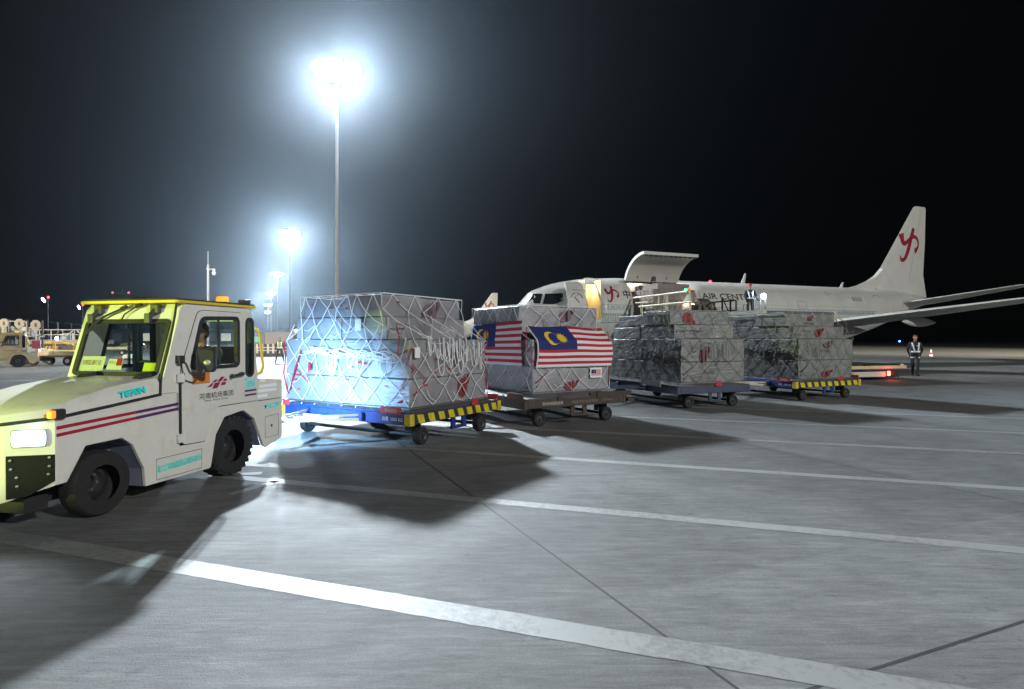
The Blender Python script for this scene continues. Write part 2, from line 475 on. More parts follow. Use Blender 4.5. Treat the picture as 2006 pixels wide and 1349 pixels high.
# ------------------------------------------------------------------ floodlight masts
M_mast = mat('mast_steel', (0.20, 0.20, 0.20), 0.5, 0.3, noise=0.1)
M_flood = emis('floodlight_glow', (0.93, 0.97, 1.0), 400.0)
def mast(x, y, h, label):
    t = thing('floodlight_mast', label, 'floodlight mast', (x, y, 0), 0.3, 'floodlight masts along the apron')
    p = MB(); p.tube([(0, 0, 0), (0, 0, 5), (0, 0, h - 2.2)], 0.23, 16, r1=0.085)
    p.lathe([(0.0, 0.35), (.42, .35), (.42, 0), (0, 0)], 16); p.build('pole', M_mast, t, smooth=40)
    r = MB()
    ring = [(1.25 * math.cos(R(i * 30)), 1.25 * math.sin(R(i * 30)), h - .75) for i in range(12)]
    r.tube(ring, 0.06, 6, closed=True)
    for i in range(4):
        q = R(i * 90); r.tube([(0.1 * math.cos(q), .1 * math.sin(q), h - .75), (1.25 * math.cos(q), 1.25 * math.sin(q), h - .75)], .05, 6)
    r.tube([(0, 0, h - 2.2), (0, 0, h)], .12, 8); r.build('lamp_ring', M_mast, t)
    r = MB(); r.lathe([(0, -.32), (.7, -.30), (1.22, -.12), (1.22, .12), (.9, .16), (0, .16)], 24, 0, Matrix.Translation((0, 0, h - .95))); r.build('glow_bowl', M_flood, t)  # added glowing bowl that fills the dark lamp head
    for i in range(12):
        q = R(i * 30); c = V((1.45 * math.cos(q), 1.45 * math.sin(q), h - .85))
        Mx = Matrix.Translation(c) @ Matrix.Rotation(q, 4, 'Z') @ Matrix.Rotation(R(35), 4, 'Y')
        f = MB(); f.box(-.13, 0.04, -.24, .24, -.2, .2, 0, Mx)
        fo = f.build('floodlight', M_mast, t, bevel=.02)
        f = MB(); f.box(.045, .06, -.23, .23, -.20, .19, 0, Mx); f.box(-.12, .045, -.23, .23, -.23, -.205, 0, Mx); f.build('lens', M_flood, fo)  # front lens plus an added glowing underside
    return t
mnames = ['tallest looking floodlight mast rising behind the netted cargo nearest the tractor',
          'second floodlight mast of the receding row, left of the big glowing one',
          'third floodlight mast of the receding row, above the tractor beacon',
          'fourth floodlight mast of the receding row, glowing low over the apron',
          'fifth floodlight mast of the receding row, small and hazy',
          'farthest and smallest floodlight mast of the receding row']
for i, (x, y) in enumerate(MASTS): mast(x, y, MAST_H, mnames[i])
# ================================================================== people: one continuous voxel-remeshed body each
def capsule(mb, p0, p1, r0, r1, n=12):
    p0 = V(p0); p1 = V(p1); d = p1 - p0
    mb.ell(p0, r0, n, 7); mb.ell(p1, r1, n, 7)
    if d.length > 1e-4: mb.tube([p0, p1], r0, n, r1=r1)
def hand(mb, w, d, palm_n, curl=0.5, k=1.0):
    """palm, four bent fingers of unequal length and a thumb from the side; w wrist, d pointing direction."""
    w = V(w); d = V(d).normalized(); pn = V(palm_n).normalized(); s = d.cross(pn).normalized()
    capsule(mb, w, w + d * .05 * k, .026 * k, .032 * k)
    capsule(mb, w + d * .045 * k + s * .02 * k, w + d * .075 * k + s * .026 * k, .017 * k, .015 * k); capsule(mb, w + d * .045 * k - s * .02 * k, w + d * .075 * k - s * .026 * k, .017 * k, .015 * k)
    for i, (o, L) in enumerate(((-.030, .062), (-.010, .074), (.010, .070), (.029, .055))):
        a = w + d * .085 * k + s * o * k
        b = a + (d * math.cos(curl * .6) + pn * math.sin(curl * .6)) * L * .55 * k
        c = b + (d * math.cos(curl * 1.7) + pn * math.sin(curl * 1.7)) * L * .5 * k
        capsule(mb, a, b, .0095 * k, .009 * k, 8); capsule(mb, b, c, .009 * k, .0075 * k, 8)
    a = w + d * .03 * k + s * .028 * k
    b = a + (d * .7 + s * .6 + pn * .35) * .036 * k; c = b + (d * .9 + s * .1 + pn * .4) * .03 * k
    capsule(mb, a, b, .012 * k, .0105 * k, 8); capsule(mb, b, c, .0105 * k, .008 * k, 8)
def head(mb, c, yaw_dir, k=1.0):
    """head about centre c facing yaw_dir: skull, jaw, nose, ears, brow."""
    c = V(c); f = V(yaw_dir).normalized(); s = V((0, 0, 1)).cross(f).normalized(); u = V((0, 0, 1))
    M = Matrix((f, s, u)).transposed().to_4x4(); M.translation = c
    mb.ell((-.008, 0, .03), (.098, .078, .09), 20, 12, 0, M)
    mb.ell((.022, 0, -.035), (.070, .060, .078), 16, 10, 0, M)
    mb.ell((.055, 0, -.085), (.030, .034, .024), 12, 8, 0, M)
    mb.tube([M @ V((.085, 0, .012)), M @ V((.112, 0, -.028))], .010, 8, r1=.016)
    mb.ell((.082, 0, -.062), (.014, .026, .008), 10, 6, 0, M)
    for q in (-1, 1):
        mb.ell((-.005, q * .080, -.008), (.020, .010, .033), 10, 7, 0, M)
        mb.ell((.076, q * .030, .022), (.014, .022, .008), 10, 6, 0, M)
    return M
def person(name, label, parts, loc, rotz, zones, voxel=0.011, group=None, sub=None):
    """parts: MB of overlapping solids -> one remeshed surface. zones(p) -> material index."""
    mb, mats = parts
    root = thing(name, label, 'person', loc, rotz, group)
    tmp = mb.build('tmp', mats[0])
    rm = tmp.modifiers.new('r', 'REMESH'); rm.mode = 'VOXEL'; rm.voxel_size = voxel; rm.use_smooth_shade = True
    sm = tmp.modifiers.new('s', 'SMOOTH'); sm.factor = 0.5; sm.iterations = 3
    dg = bpy.context.evaluated_depsgraph_get()
    me = bpy.data.meshes.new_from_object(tmp.evaluated_get(dg), depsgraph=dg)
    bpy.data.objects.remove(tmp)
    me.materials.clear()
    for m in mats: me.materials.append(m)
    for p in me.polygons: p.material_index = zones(p.center); p.use_smooth = True
    o = bpy.data.objects.new('body', me); COL.objects.link(o); o.parent = root
    return root, o, BVHTree.FromPolygons([v.co for v in me.vertices], [tuple(p.vertices) for p in me.polygons])
def ribbon(bvh, pts, width, mt, parent, name, front=1, off=0.008, steps=14, axis='x'):
    """reflective tape laid on the body: pts are (side, z) seen from the front (front=+1) or the back."""
    mb = MB(); P = []
    for i in range(len(pts) - 1):
        for k in range(steps + (1 if i == len(pts) - 2 else 0)):
            t = k / steps; P.append((lerp(pts[i][0], pts[i + 1][0], t), lerp(pts[i][1], pts[i + 1][1], t)))
    rows = []
    for i, (y, z) in enumerate(P):
        a = P[max(0, i - 1)]; b = P[min(len(P) - 1, i + 1)]
        d = V((b[0] - a[0], b[1] - a[1])).normalized(); n = V((-d.y, d.x)) * width / 2
        row = []
        for s in (-1, -.33, .33, 1):
            h = bvh.ray_cast(V((front * 1.5, y + n.x * s, z + n.y * s)), V((-front, 0, 0)))
            if h[0] is None: row = None; break
            row.append(h[0] + V((front * off, 0, 0)))
        if row: rows.append(row)
    for r in range(len(rows) - 1):
        if (rows[r][0] - rows[r + 1][0]).length > 0.12: continue
        mb.add(rows[r] + rows[r + 1], [(q, q + 1, q + 5, q + 4) for q in range(3)])
    if mb.f: return mb.build(name, mt, parent, smooth=60, recalc=False)
M_skin = mat('skin', (0.40, 0.22, 0.15), 0.55)
M_hair = mat('black_hair', (0.012, 0.010, 0.009), 0.6)
M_uniform = mat('dark_uniform', (0.022, 0.024, 0.032), 0.85, noise=0.25, nscale=12, bump=0.5, bscale=25)
M_trouser = mat('dark_trousers', (0.035, 0.037, 0.036), 0.85, noise=0.25, nscale=12, bump=0.5, bscale=25)
M_shoe = mat('black_shoes', (0.012, 0.012, 0.013), 0.5)

# ================================================================== the tow tractor (x forward from the rear axle, y left, side plane y = 0)
TU = V((-0.2313, -0.9729)); TW = 1.20
trac = thing('tow_tractor', 'white electric tow tractor with cyan lettering and yellow roof edge, driver inside, lit headlight', 'tow tractor',
             (-3.25, 6.96, 0), math.atan2(TU.y, TU.x))
def LF(x, z): return frame((x, 0.004, z), (-1, 0, 0), (0, 0, 1))   # lettering frame on the left flank
M_tin = mat('tractor_paint', (0.68, 0.68, 0.64), 0.36, noise=0.06, nscale=3, coat=0.3, bump=0.02, bscale=6)
def grime(m, amount=.30):
    """brown-grey road film: smudged patches and fine vertical run marks of their own shape."""
    nt = m.node_tree; L = nt.links.new; b = nt.nodes["Principled BSDF"]; src = b.inputs["Base Color"].links[0].from_socket
    tc = nt.nodes.new("ShaderNodeTexCoord")
    def nz(vec, sc, a, c):
        n = nt.nodes.new("ShaderNodeTexNoise"); n.inputs["Scale"].default_value = sc; n.inputs["Detail"].default_value = 8; n.inputs["Roughness"].default_value = .7; L(vec, n.inputs[0])
        r = nt.nodes.new("ShaderNodeMapRange"); r.inputs[1].default_value = a; r.inputs[2].default_value = c; L(n.outputs[0], r.inputs[0]); return r.outputs[0]
    mp = nt.nodes.new("ShaderNodeMapping"); mp.inputs["Scale"].default_value = (9, 9, .8); L(tc.outputs["Object"], mp.inputs[0])
    mx = nt.nodes.new("ShaderNodeMath"); mx.operation = 'MAXIMUM'; L(nz(tc.outputs["Object"], 3.2, .54, .76), mx.inputs[0]); L(nz(mp.outputs[0], 1.6, .60, .78), mx.inputs[1])
    sc = nt.nodes.new("ShaderNodeMath"); sc.operation = 'MULTIPLY'; sc.inputs[1].default_value = amount; L(mx.outputs[0], sc.inputs[0])
    mix = nt.nodes.new("ShaderNodeMix"); mix.data_type = 'RGBA'; mix.inputs["B"].default_value = (.16, .14, .115, 1); L(sc.outputs[0], mix.inputs["Factor"]); L(src, mix.inputs["A"]); L(mix.outputs["Result"], b.inputs["Base Color"])
grime(M_tin); grime(M_yellow, .35)
M_inner = mat('arch_liner', (0.16, 0.18, 0.25), 0.7, noise=0.25, nscale=5)
M_cab = mat('cab_lining', (0.16, 0.17, 0.17), 0.75, noise=0.15)
# --- body: flank skins with wheel arches, arch liners, nose and tail
arch_f = [(2.13, .375), (2.035, .38), (1.865, .655), (1.50, .665), (1.385, .58), (1.255, .33), (1.24, .155)]
arch_r = [(.383, .152), (.365, .18), (.29, .51), (.15, .69), (-.17, .73), (-.37, .605), (-.49, .36), (-.55, .24), (-.60, .215)]
flank = [(2.13, .925), *arch_f, *arch_r, (-.895, .285), (-.895, .812), (-.16, .818), (.276, .818), (.449, .461), (.815, .47), (.82, 1.03), (1.07, 1.03)]
b = MB()
b.prism(flank, -.045, 0.0, 'y'); b.prism(flank, -TW, -TW + .045, 'y')
# tail box (walls)
b.prism([(-.895, .285), (-.895, .81), (-.44, .81), (-.44, 1.10), (-.47, 1.10), (-.878, 1.063), (-.93, 1.05), (-.93, .30)], -TW + .0, -.0, 'y')
b.box(-.44, 1.06, -TW + .046, -.046, .742, .765)
b.box(1.0, 1.03, -TW + .046, -.046, .766, 1.15)
b.box(.40, 1.23, -TW + .046, -.046, .17, .20)
# nose: plan with chamfered corners, bottom edge rising to the flanks
plan = [(2.13, 0.0), (2.315, -.295), (2.335, -.34), (2.335, -.86), (2.315, -.905), (2.13, -TW)]
def nz(x): return .375 - (x - 2.13) * .62
lo = [(x, y, nz(x)) for x, y in plan]; hi = [(x, y, .925 - (x - 2.13) * .20) for x, y in plan]
b.loft([lo, hi], caps=True)
body = b.build('body', M_tin, trac, bevel=.008)
for arc in (arch_f[1:], arch_r[:-1]):
    lin = MB()
    lin.loft([[(x, y, z) for x, z in arc] for y in (-.046, -.30)], caps=False, closed=False)
    lin.loft([[(x, y, z) for x, z in arc] for y in (-TW + .046, -TW + .30)], caps=False, closed=False)
    lin.prism([*arc], -.32, -.30, 'y'); lin.prism([*arc], -TW + .30, -TW + .32, 'y')
    lin.build('wheel_arch', M_inner, trac)
un = MB(); un.box(-.5, 2.05, -TW + .34, -.34, .17, .32); un.cyl((0, -TW + .2, .33), (0, -.2, .33), .06); un.cyl((1.69, -TW + .2, .29), (1.69, -.2, .29), .05)
un.box(2.0, 2.2, -TW + .25, -.25, .14, .27); un.build('chassis', M_black, trac)
# --- hood
h = MB()
def hs(x, yi, zs, zt, e=.06):
    return [(x, -yi, zs), (x, -yi - .012, zt - .055), (x, -yi - e, zt - .004), (x, -yi - e - .12, zt + .012), (x, -TW + yi + e + .12, zt + .012), (x, -TW + yi + e, zt - .004), (x, -TW + yi + .012, zt - .055), (x, -TW + yi, zs)]
h.loft([hs(1.055, -.002, 1.035, 1.195), hs(1.35, -.002, 1.007, 1.172), hs(1.60, -.002, .984, 1.14), hs(1.90, .0, .957, 1.075), hs(2.06, .004, .945, 1.03), hs(2.13, .012, .937, 1.005), hs(2.315, .29, .905, .965), hs(2.338, .34, .90, .945)])
h.build('hood', M_tin, trac, bevel=.012, smooth=35)
g = MB(); g.tube([(1.06, .004, 1.03), (1.6, .004, .978), (2.05, .004, .938), (2.135, .0, .93), (2.32, -.292, .895), (2.345, -.345, .888), (2.345, -.855, .888), (2.32, -.91, .895)], .014, 6)
g.build('hood_seam', M_black, trac)
for y in (-.15, -.83):
    g = MB(); Mx = Matrix.Translation((1.12, y, 1.215)) @ Matrix.Rotation(R(8), 4, 'Y')
    g.prism([(-.07, -.03), (-.06, .03), (.05, .022), (.10, -.008), (.10, -.03)], -.04, .04, 'y', 0, Mx); g.build('hood_latch', M_dark, trac, bevel=.006)
# --- lamps and front plate on the chamfered nose faces
def nose_face(s, t0, z):  # point along chamfer (0 flank .. 1 centre)
    return V((lerp(2.13, 2.315, t0), lerp(0, -.295, t0), z))
NX = V((.185, -.295, 0)).normalized(); NN = V((.295, .185, 0)).normalized()
for side in (1, -1):
    def P(t0, z, o):
        p = nose_face(1, t0, z) + NN * o
        return p if side == 1 else V((p.x, -TW - p.y, p.z))
    g = MB(); rr = rrect(.17, .87, .70, .845, .05)
    g.loft([[P(t, z, -.02) for t, z in rr], [P(t, z, .012) for t, z in rr]]); g.build('headlight_bezel', M_chrome, trac)
    g = MB(); rr = rrect(.19, .85, .71, .835, .045)
    g.loft([[P(t, z, .010) for t, z in rr], [P(t, z, .018) for t, z in rr]]); g.build('headlight', emis('headlight_glow', (.62, .88, 1.0), 6.0), trac)
    g = MB(); g.loft([[P(t, z, -.01) for t, z in ((.02, .632), (.97, .636), (.97, .285), (.55, .30), (.02, .415))], [P(t, z, .012) for t, z in ((.02, .632), (.97, .636), (.97, .285), (.55, .30), (.02, .415))]])
    pl = g.build('bumper_plate', mat('bumper_rubber', (.010, .010, .012), .75, spec=.15), trac, bevel=.006)
    for t, z in ((.12, .61), (.12, .54), (.14, .475), (.88, .60), (.87, .53), (.76, .46), (.75, .39)):
        g = MB(); g.ell(P(t, z, .014), (.012, .012, .012), 8, 6); g.build('bolt', M_chrome, pl)
    g = MB(); q = P(-.02, .962, .022); g.box(q.x - .07, q.x + .035, q.y - .03, q.y + .03, q.z - .042, q.z + .042)
    bl = g.build('indicator_housing', M_dark, trac, bevel=.015)
    g = MB(); g.box(q.x + .02, q.x + .062, q.y - .026, q.y + .034, q.z - .03, q.z + .036); g.build('indicator_lens', emis('amber_lens', (1.0, .30, .03), 0.9), bl, bevel=.012)
hl = lamp('headlight_beam', 'SPOT', (0, 0, 0), 90, (.8, .92, 1.0), .06); hl.parent = trac
hl.location = (2.27, -.12, .78); hl.rotation_euler = V((.8, .35, -.12)).to_track_quat('-Z', 'Y').to_euler(); hl.data.spot_size = R(110); hl.data.spot_blend = .8
gl_ = lamp('headlight_glow_light', 'POINT', (0, 0, 0), .35, (.45, .8, 1.0), .03); gl_.parent = trac; gl_.location = (2.31, -.08, .87)
# --- cab shell
doorway = rpoly([(.800, .476), (.812, 1.26), (.575, 1.872), (.50, 1.897), (-.135, 1.897), (-.162, .822), (.283, .822), (.452, .463)], .05)
side_out = rpoly([(1.075, 1.035), (.80, 1.90), (.74, 1.950), (-.26, 1.950), (-.345, 1.86), (-.435, 1.10), (-.435, .83), (-.20, .83), (-.17, .80), (.25, .80), (.42, .50), (.62, .50), (.82, 1.03)], .03)
side_out = rpoly([(1.075, 1.035), (.80, 1.90), (.74, 1.950), (-.26, 1.950), (-.345, 1.86), (-.435, 1.10), (-.435, .826), (.86, .826), (.86, 1.035)], .035)
door_hole = rpoly([(.795, .84), (.80, 1.26), (.565, 1.862), (.50, 1.885), (-.125, 1.885), (-.15, .84)], .05)
slot = rrect(-.345, -.215, 1.135, 1.83, .06)
cs = MB()
for y0, s in ((0.0, -1), (-TW, 1)):
    cs.panel(side_out, [door_hole, slot], lambda a, c, d, y0=y0, s=s: (a, y0 + s * d, c), .05)
# front frame and rear wall
def wsf(a, c, d):   # a across (0..TW), c up the slope 0..1
    p = V((lerp(1.065, .795, c), -a, lerp(1.10, 1.945, c))); return p + V((-.95, 0, -.31)) * d
wsh = rrect(.075, TW - .075, .135, .80, .05)
cs.panel([(.05, 0), (TW - .05, 0), (TW - .05, 1), (.05, 1)], [wsh], wsf, .035)
rwh = rrect(.16, TW - .16, 1.22, 1.80, .06)
cs.panel([(.05, .77), (TW - .05, .77), (TW - .05, 1.945), (.05, 1.945)], [rwh], lambda a, c, d: (lerp(-.40, -.33, max(0, (c - 1.1) / .85)) + d, -a, c), .03)
cab = cs.build('cab', M_tin, trac, bevel=.006)
g = MB(); g.panel(inset(wsh, -.012), [inset(wsh, .035)], lambda a, c, d: wsf(a, c, d - .012), .03); g.build('windscreen_seal', M_black, cab)
g = MB(); g.panel(inset(wsh, .03), [], lambda a, c, d: wsf(a, c, d + .004), .005); g.build('windscreen', M_glass, cab)
g = MB(); g.panel(inset(rwh, .0), [], lambda a, c, d: (-.36 + d, -a, c), .006); g.build('rear_window', glass('rear_glass', (.82, .86, .86)), cab)
for y0, s in ((0.0, 1), (-TW, -1)):
    g = MB(); g.panel(inset(slot, -.012), [inset(slot, .018)], lambda a, c, d, y0=y0, s=s: (a, y0 + s * (d - .02), c), .03); g.build('slot_window_seal', M_black, cab)
    g = MB(); g.panel(inset(slot, .015), [], lambda a, c, d, y0=y0, s=s: (a, y0 + s * (d - .012), c), .005); g.build('slot_window', glass('slot_glass', (.45, .5, .48)), cab)
# --- doors
win = rpoly([(.672, 1.262), (.672, 1.32), (.525, 1.815), (-.075, 1.835), (-.075, 1.262)], .07)
for y0, s in ((.010, 1), (-TW - .010, -1)):
    g = MB(); g.panel(inset(doorway, .006), [win], lambda a, c, d, y0=y0, s=s: (a, y0 - s * d, c), .035)
    dr = g.build('door', M_tin, trac, bevel=.006)
    g = MB(); g.panel(doorway, [inset(doorway, .012)], lambda a, c, d, y0=y0, s=s: (a, y0 - s * (d + .006), c), .012); g.build('door_gasket', M_black, dr)
    g = MB(); g.panel(inset(win, -.012), [inset(win, .032)], lambda a, c, d, y0=y0, s=s: (a, y0 + s * (.010 - d), c), .05)
    g.box(.245, .27, y0 - .012, y0 + .004, 1.27, 1.80); g.build('window_seal', M_black, dr)
    g = MB(); g.panel(inset(win, .02), [], lambda a, c, d, y0=y0, s=s: (a, y0 - s * (d + .008), c), .004); g.build('window', M_glass, dr)
    g = MB(); g.tube([(.085, y0 + s * .045, 1.155), (-.06, y0 + s * .05, 1.168)], .016, 8); g.ell((.085, y0 + s * .04, 1.155), (.02, .03, .026), 8, 6); g.ell((-.09, y0 + s * .03, 1.17), (.05, .03, .024), 10, 6)
    g.build('handle', M_dark, dr)
    for z in (1.178, .556):
        g = MB(); g.box(.80, .868, y0, y0 + s * .03, z - .045, z + .045); g.cyl((.805, y0 + s * .03, z - .05), (.805, y0 + s * .03, z + .05), .012); g.build('hinge', M_tin, dr, bevel=.006)
    g = MB(); g.tube([(.822, y0 + s * .004, 1.12), (.822, y0 + s * .004, .61)], .014, 6); g.build('hinge_seal', M_black, dr)
    if s == 1: door_left = dr
text('河南机场集团', frame((.294, .0145, .960), (-1, 0, .01), (-.12, 0, 1)), M_ink, door_left, 'company_name', h=.066, w=.535)
text('Henan  Airport Group', frame((.30, .0145, .905), (-1, 0, .01), (0, 0, 1)), mat('grey_ink', (.05, .05, .05), .6), door_left, 'company_name', h=.026, w=.36)
M_magenta = mat('magenta_decal', (.28, .012, .07), .45)
g = MB()
def lp(a, c): return (.453 - a * .325, .0145, 1.027 + c * .128)
for q in (((.02, .18), (.24, .22), (.34, .50), (.24, .50)), ((.27, .02), (.52, .05), (.67, .54), (.40, .52)), ((.68, .24), (.90, .26), (.96, .52), (.75, .53)), ((.25, .56), (.42, .57), (.55, .80), (.42, .80)), ((.50, .58), (.70, .60), (.88, 1.0), (.70, 1.0)), ((.78, .60), (.96, .60), (1.0, .80), (.86, .82))):
    g.add([lp(*p) for p in q], [(0, 1, 2, 3)])
g.build('emblem', M_magenta, door_left, recalc=False)
g = MB(); g.box(.402, .652, .0105, .0135, 1.098, 1.227); og = g.build('orange_notice', mat('orange_notice', (.62, .20, .04), .5, noise=.15, nscale=9), door_left)
text('上下车请注意安全', frame((.527, .0145, 1.132), (-1, 0, 0), (0, 0, 1)), mat('yellow_ink', (.7, .45, .05), .5), og, 'notice_text', h=.028, w=.22)
# --- flank graphics
M_stripe = mat('red_stripe', (.36, .012, .035), .45); M_stripe2 = mat('purple_stripe', (.09, .02, .12), .45)
def stripe(x0, z0, x1, z1, t, m):
    n = 10; g = MB()
    for i in range(n):
        a, c = i / n, (i + 1) / n
        g.add([(lerp(x0, x1, a), .003, lerp(z0, z1, a) - t / 2), (lerp(x0, x1, c), .003, lerp(z0, z1, c) - t / 2), (lerp(x0, x1, c), .003, lerp(z0, z1, c) + t / 2), (lerp(x0, x1, a), .003, lerp(z0, z1, a) + t / 2)], [(0, 1, 2, 3)], m if a < .55 else 1)
    g.build('side_stripe', [M_stripe, M_stripe2], trac, recalc=False)
stripe(2.128, .846, .838, .912, .028, 0); stripe(2.128, .786, .838, .862, .028, 0)
for z in (.957, .905):
    g = MB(); g.add([(-.19, .003, z - .012), (-.405, .003, z - .008), (-.405, .003, z + .014), (-.19, .003, z + .012)], [(0, 1, 2, 3)]); g.build('side_stripe', M_stripe2, trac, recalc=False)
text('TB30N', frame((1.405, .0165, 1.084), (-1, 0, .115), (0, -.2, 1)), M_cyan, trac, 'lettering', h=.062, w=.29, bold=.035)
text('TCF', frame((-.70, .004, .732), (-1, 0, .06), (-.35, 0, 1)), M_cyan, trac, 'lettering', h=.062, w=.36, bold=.03)
text('TCF', frame((-.71, .004, 1.033), (-1, 0, -.02), (-.35, 0, 1)), M_whiteink, trac, 'lettering', h=.028, w=.165, bold=.02)
text('EV', frame((-.31, .006, 1.043), (-1, 0, .03), (0, 0, 1)), M_cyan, trac, 'lettering', h=.075, w=.145, bold=.03)
g = MB(); g.tube([(x, .004, z) for x, z in rrect(-.365, -.215, .985, 1.105, .02)], .0025, 4, closed=True); g.ell((-.215, .004, 1.10), (.02, .003, .02), 8, 6); g.build('emblem', M_cyan, trac)
text('浙江吉鑫祥新能源装备制造有限公司', frame((.812, .007, .300), (-1, 0, .03), (0, 0, 1)), M_cyan, trac, 'company_name', h=.074, w=.60, bold=.012)
def groove(loop, nm='panel_joint', r=.0035):
    g = MB(); g.tube([(x, .001, z) for x, z in loop], r, 4, closed=True); g.build(nm, mat('seam_dark', (.10, .10, .10), .8), trac)  # dark grey line for the panel joint
groove([(1.119, .188), (1.119, .392), (.513, .392), (.513, .185)])
groove([(-.575, .335), (-.575, .60), (-.85, .61), (-.85, .335)])
groove([(-.44, .815), (-.44, .819), (-.893, .816), (-.893, .812)])
g = MB(); g.box(-.72, -.69, 0, .004, .46, .49); g.build('lock', M_dark, trac)
# ventilation slots on the tail cover, cut as bright louvres
g = MB()
for x0, x1, z in ((-.476, -.585, 1.064), (-.46, -.81, .993), (-.44, -.81, .936), (-.43, -.62, .870)):
    rr = rrect(x1, x0, z - .02, z + .02, .012, 3); g.loft([[(x, -.01, q) for x, q in rr], [(x, .0035, q) for x, q in rr]])
g.build('louvre', M_tape, trac)
# --- roof
r = MB(); ro = rrect(-.405, .875, -TW - .03, .03, .05); r.prism(ro, 1.955, 1.985, 'z'); roof = r.build('roof', M_yellow, trac, bevel=.006)
r = MB(); r.prism(inset(ro, .02), 1.986, 2.003, 'z'); r.build('roof_skin', M_black, roof)
r = MB(); r.box(.35, .50, -.92, -.72, 2.004, 2.05); r.box(.40, .44, -.98, -.93, 2.004, 2.07); r.build('roof_bracket', M_dark, roof)
r = MB(); Mx = Matrix.Translation((.035, -.12, 2.004)); r.lathe([(.0, 0), (.055, 0), (.055, .012), (0, .012)], 16, 0, Mx); bc = r.build('beacon_base', M_dark, trac)
r = MB(); r.lathe([(.068, .012), (.070, .03), (.066, .034), (.070, .04), (.066, .056), (.058, .072), (0, .076)], 20, 0, Mx); r.build('beacon_lens', emis('beacon_amber', (1.0, .34, .02), 1.3), bc, smooth=40)
r = MB(); r.box(-.33, -.22, -.11, -.02, 2.004, 2.055); r.box(-.345, -.31, -.10, -.03, 2.02, 2.068); r.cyl((-.33, -.065, 2.035), (-.35, -.065, 2.035), .02); r.build('rear_camera', M_dark, trac, bevel=.005)
# --- wipers, mirror, grab rail
for y, d in ((-.26, -1), (-.98, 1)):
    w = MB(); c = wsf(-y, .93, -.03); w.box(c.x - .02, c.x + .03, c.y - .05, c.y + .05, c.z - .045, c.z + .045)
    a1 = wsf(-y + .04, .80, -.06); w.box(a1.x - .02, a1.x + .02, a1.y - .035, a1.y + .035, a1.z - .05, a1.z + .05)
    w.tube([c, a1], .03, 6); wm = w.build('wiper_motor', M_dark, trac, bevel=.006)
    w = MB()
    if d < 0: pts = [wsf(.44, .98, -.05), wsf(.50, .95, -.05), wsf(.62, .86, -.05), wsf(.66, .80, -.03)]
    else: pts = [wsf(.62, .955, -.05), wsf(.68, .925, -.05), wsf(.86, .84, -.05), wsf(1.00, .74, -.04), wsf(1.06, .62, -.03)]
    pts = [(p.x, p.y, p.z) for p in pts]
    w.tube(pts, .012 if d > 0 else .008, 6); w.build('wiper_arm', M_dark, trac)
    w = MB(); w.tube([pts[0], pts[1]], .022, 6); w.build('wiper_pivot', M_dark, wm)
w = MB(); w.tube([wsf(.03, 1.02, -.03), wsf(.01, .85, -.03), wsf(.0, .5, -.02), wsf(.0, .1, -.02), (1.075, .012, 1.06), (1.08, .012, 1.03)], .013, 6); w.build('door_frame_cable', M_black, trac)
m = MB(); m.box(.82, .88, .01, .07, 1.33, 1.41); m.tube([(.85, .04, 1.37), (.845, .10, 1.33), (.845, .15, 1.235), (.83, .17, 1.215), (.74, .20, 1.20), (.71, .20, 1.225), (.705, .20, 1.27)], .011, 8)
mir = m.build('mirror_arm', M_dark, trac)
m = MB(); Mx = Matrix.Translation((.675, .20, 1.355)) @ Matrix.Rotation(R(28), 4, 'Z')
rr = rrect(-.095, .095, -.125, .13, .04); m.loft([[(-.03, y, z) for y, z in rr], [(.012, y * .98, z * .98) for y, z in rr], [(.035, y * .8, z * .85) for y, z in rr]], 0, Mx)
mh = m.build('mirror', M_dark, trac, smooth=40)
m = MB(); m.loft([[(-.033, y, z) for y, z in inset(rr, .012)], [(-.031, y, z) for y, z in inset(rr, .012)]], 0, Mx); m.build('mirror_glass', mat('mirror_glass', (.8, .8, .8), .03, 1.0), mh)
m = MB(); Mb = Mx @ Matrix.Translation((.036, .02, .0)); m.ell((0, 0, -.02), (.012, .036, .03), 14, 8, 0, Mb); m.build('mirror_clamp', M_steel, mh, smooth=60)
m = MB(); m.tube([(-.40, -.03, 1.72), (-.46, -.02, 1.70), (-.49, -.01, 1.62), (-.53, .0, 1.30), (-.535, .0, 1.22), (-.50, -.01, 1.16), (-.43, -.03, 1.15)], .017, 8); m.build('grab_rail', M_yellow, trac, smooth=60)
# --- rear face: work lamp, tail lamps, hitch
m = MB(); m.box(-.965, -.932, -.68, -.52, .92, 1.02); wl = m.build('work_lamp', M_dark, trac, bevel=.01)
m = MB(); m.box(-.972, -.966, -.67, -.53, .93, 1.01); m.build('lens', emis('work_lamp_glow', (.7, .88, 1.0), 30), wl)
for y in (-.14, -TW + .14):
    m = MB(); m.box(-.95, -.932, y - .05, y + .05, .66, .78); m.build('tail_lamp', emis('tail_red', (1.0, .03, .05), 4.0), trac, bevel=.008)
m = MB(); m.box(-1.06, -.93, -.66, -.54, .36, .39); m.box(-1.06, -.93, -.66, -.54, .46, .49); m.cyl((-1.02, -.6, .34), (-1.02, -.6, .54), .02); m.build('hitch', M_dark, trac)
wl = lamp('work_lamp_beam', 'SPOT', (0, 0, 0), 1350, (.30, .62, 1.0), .035); wl.parent = trac; wl.location = (-.99, -.60, .97)
wl.rotation_euler = V((-1.0, .02, -.30)).to_track_quat('-Z', 'Y').to_euler(); wl.data.spot_size = R(116); wl.data.spot_blend = 1.0
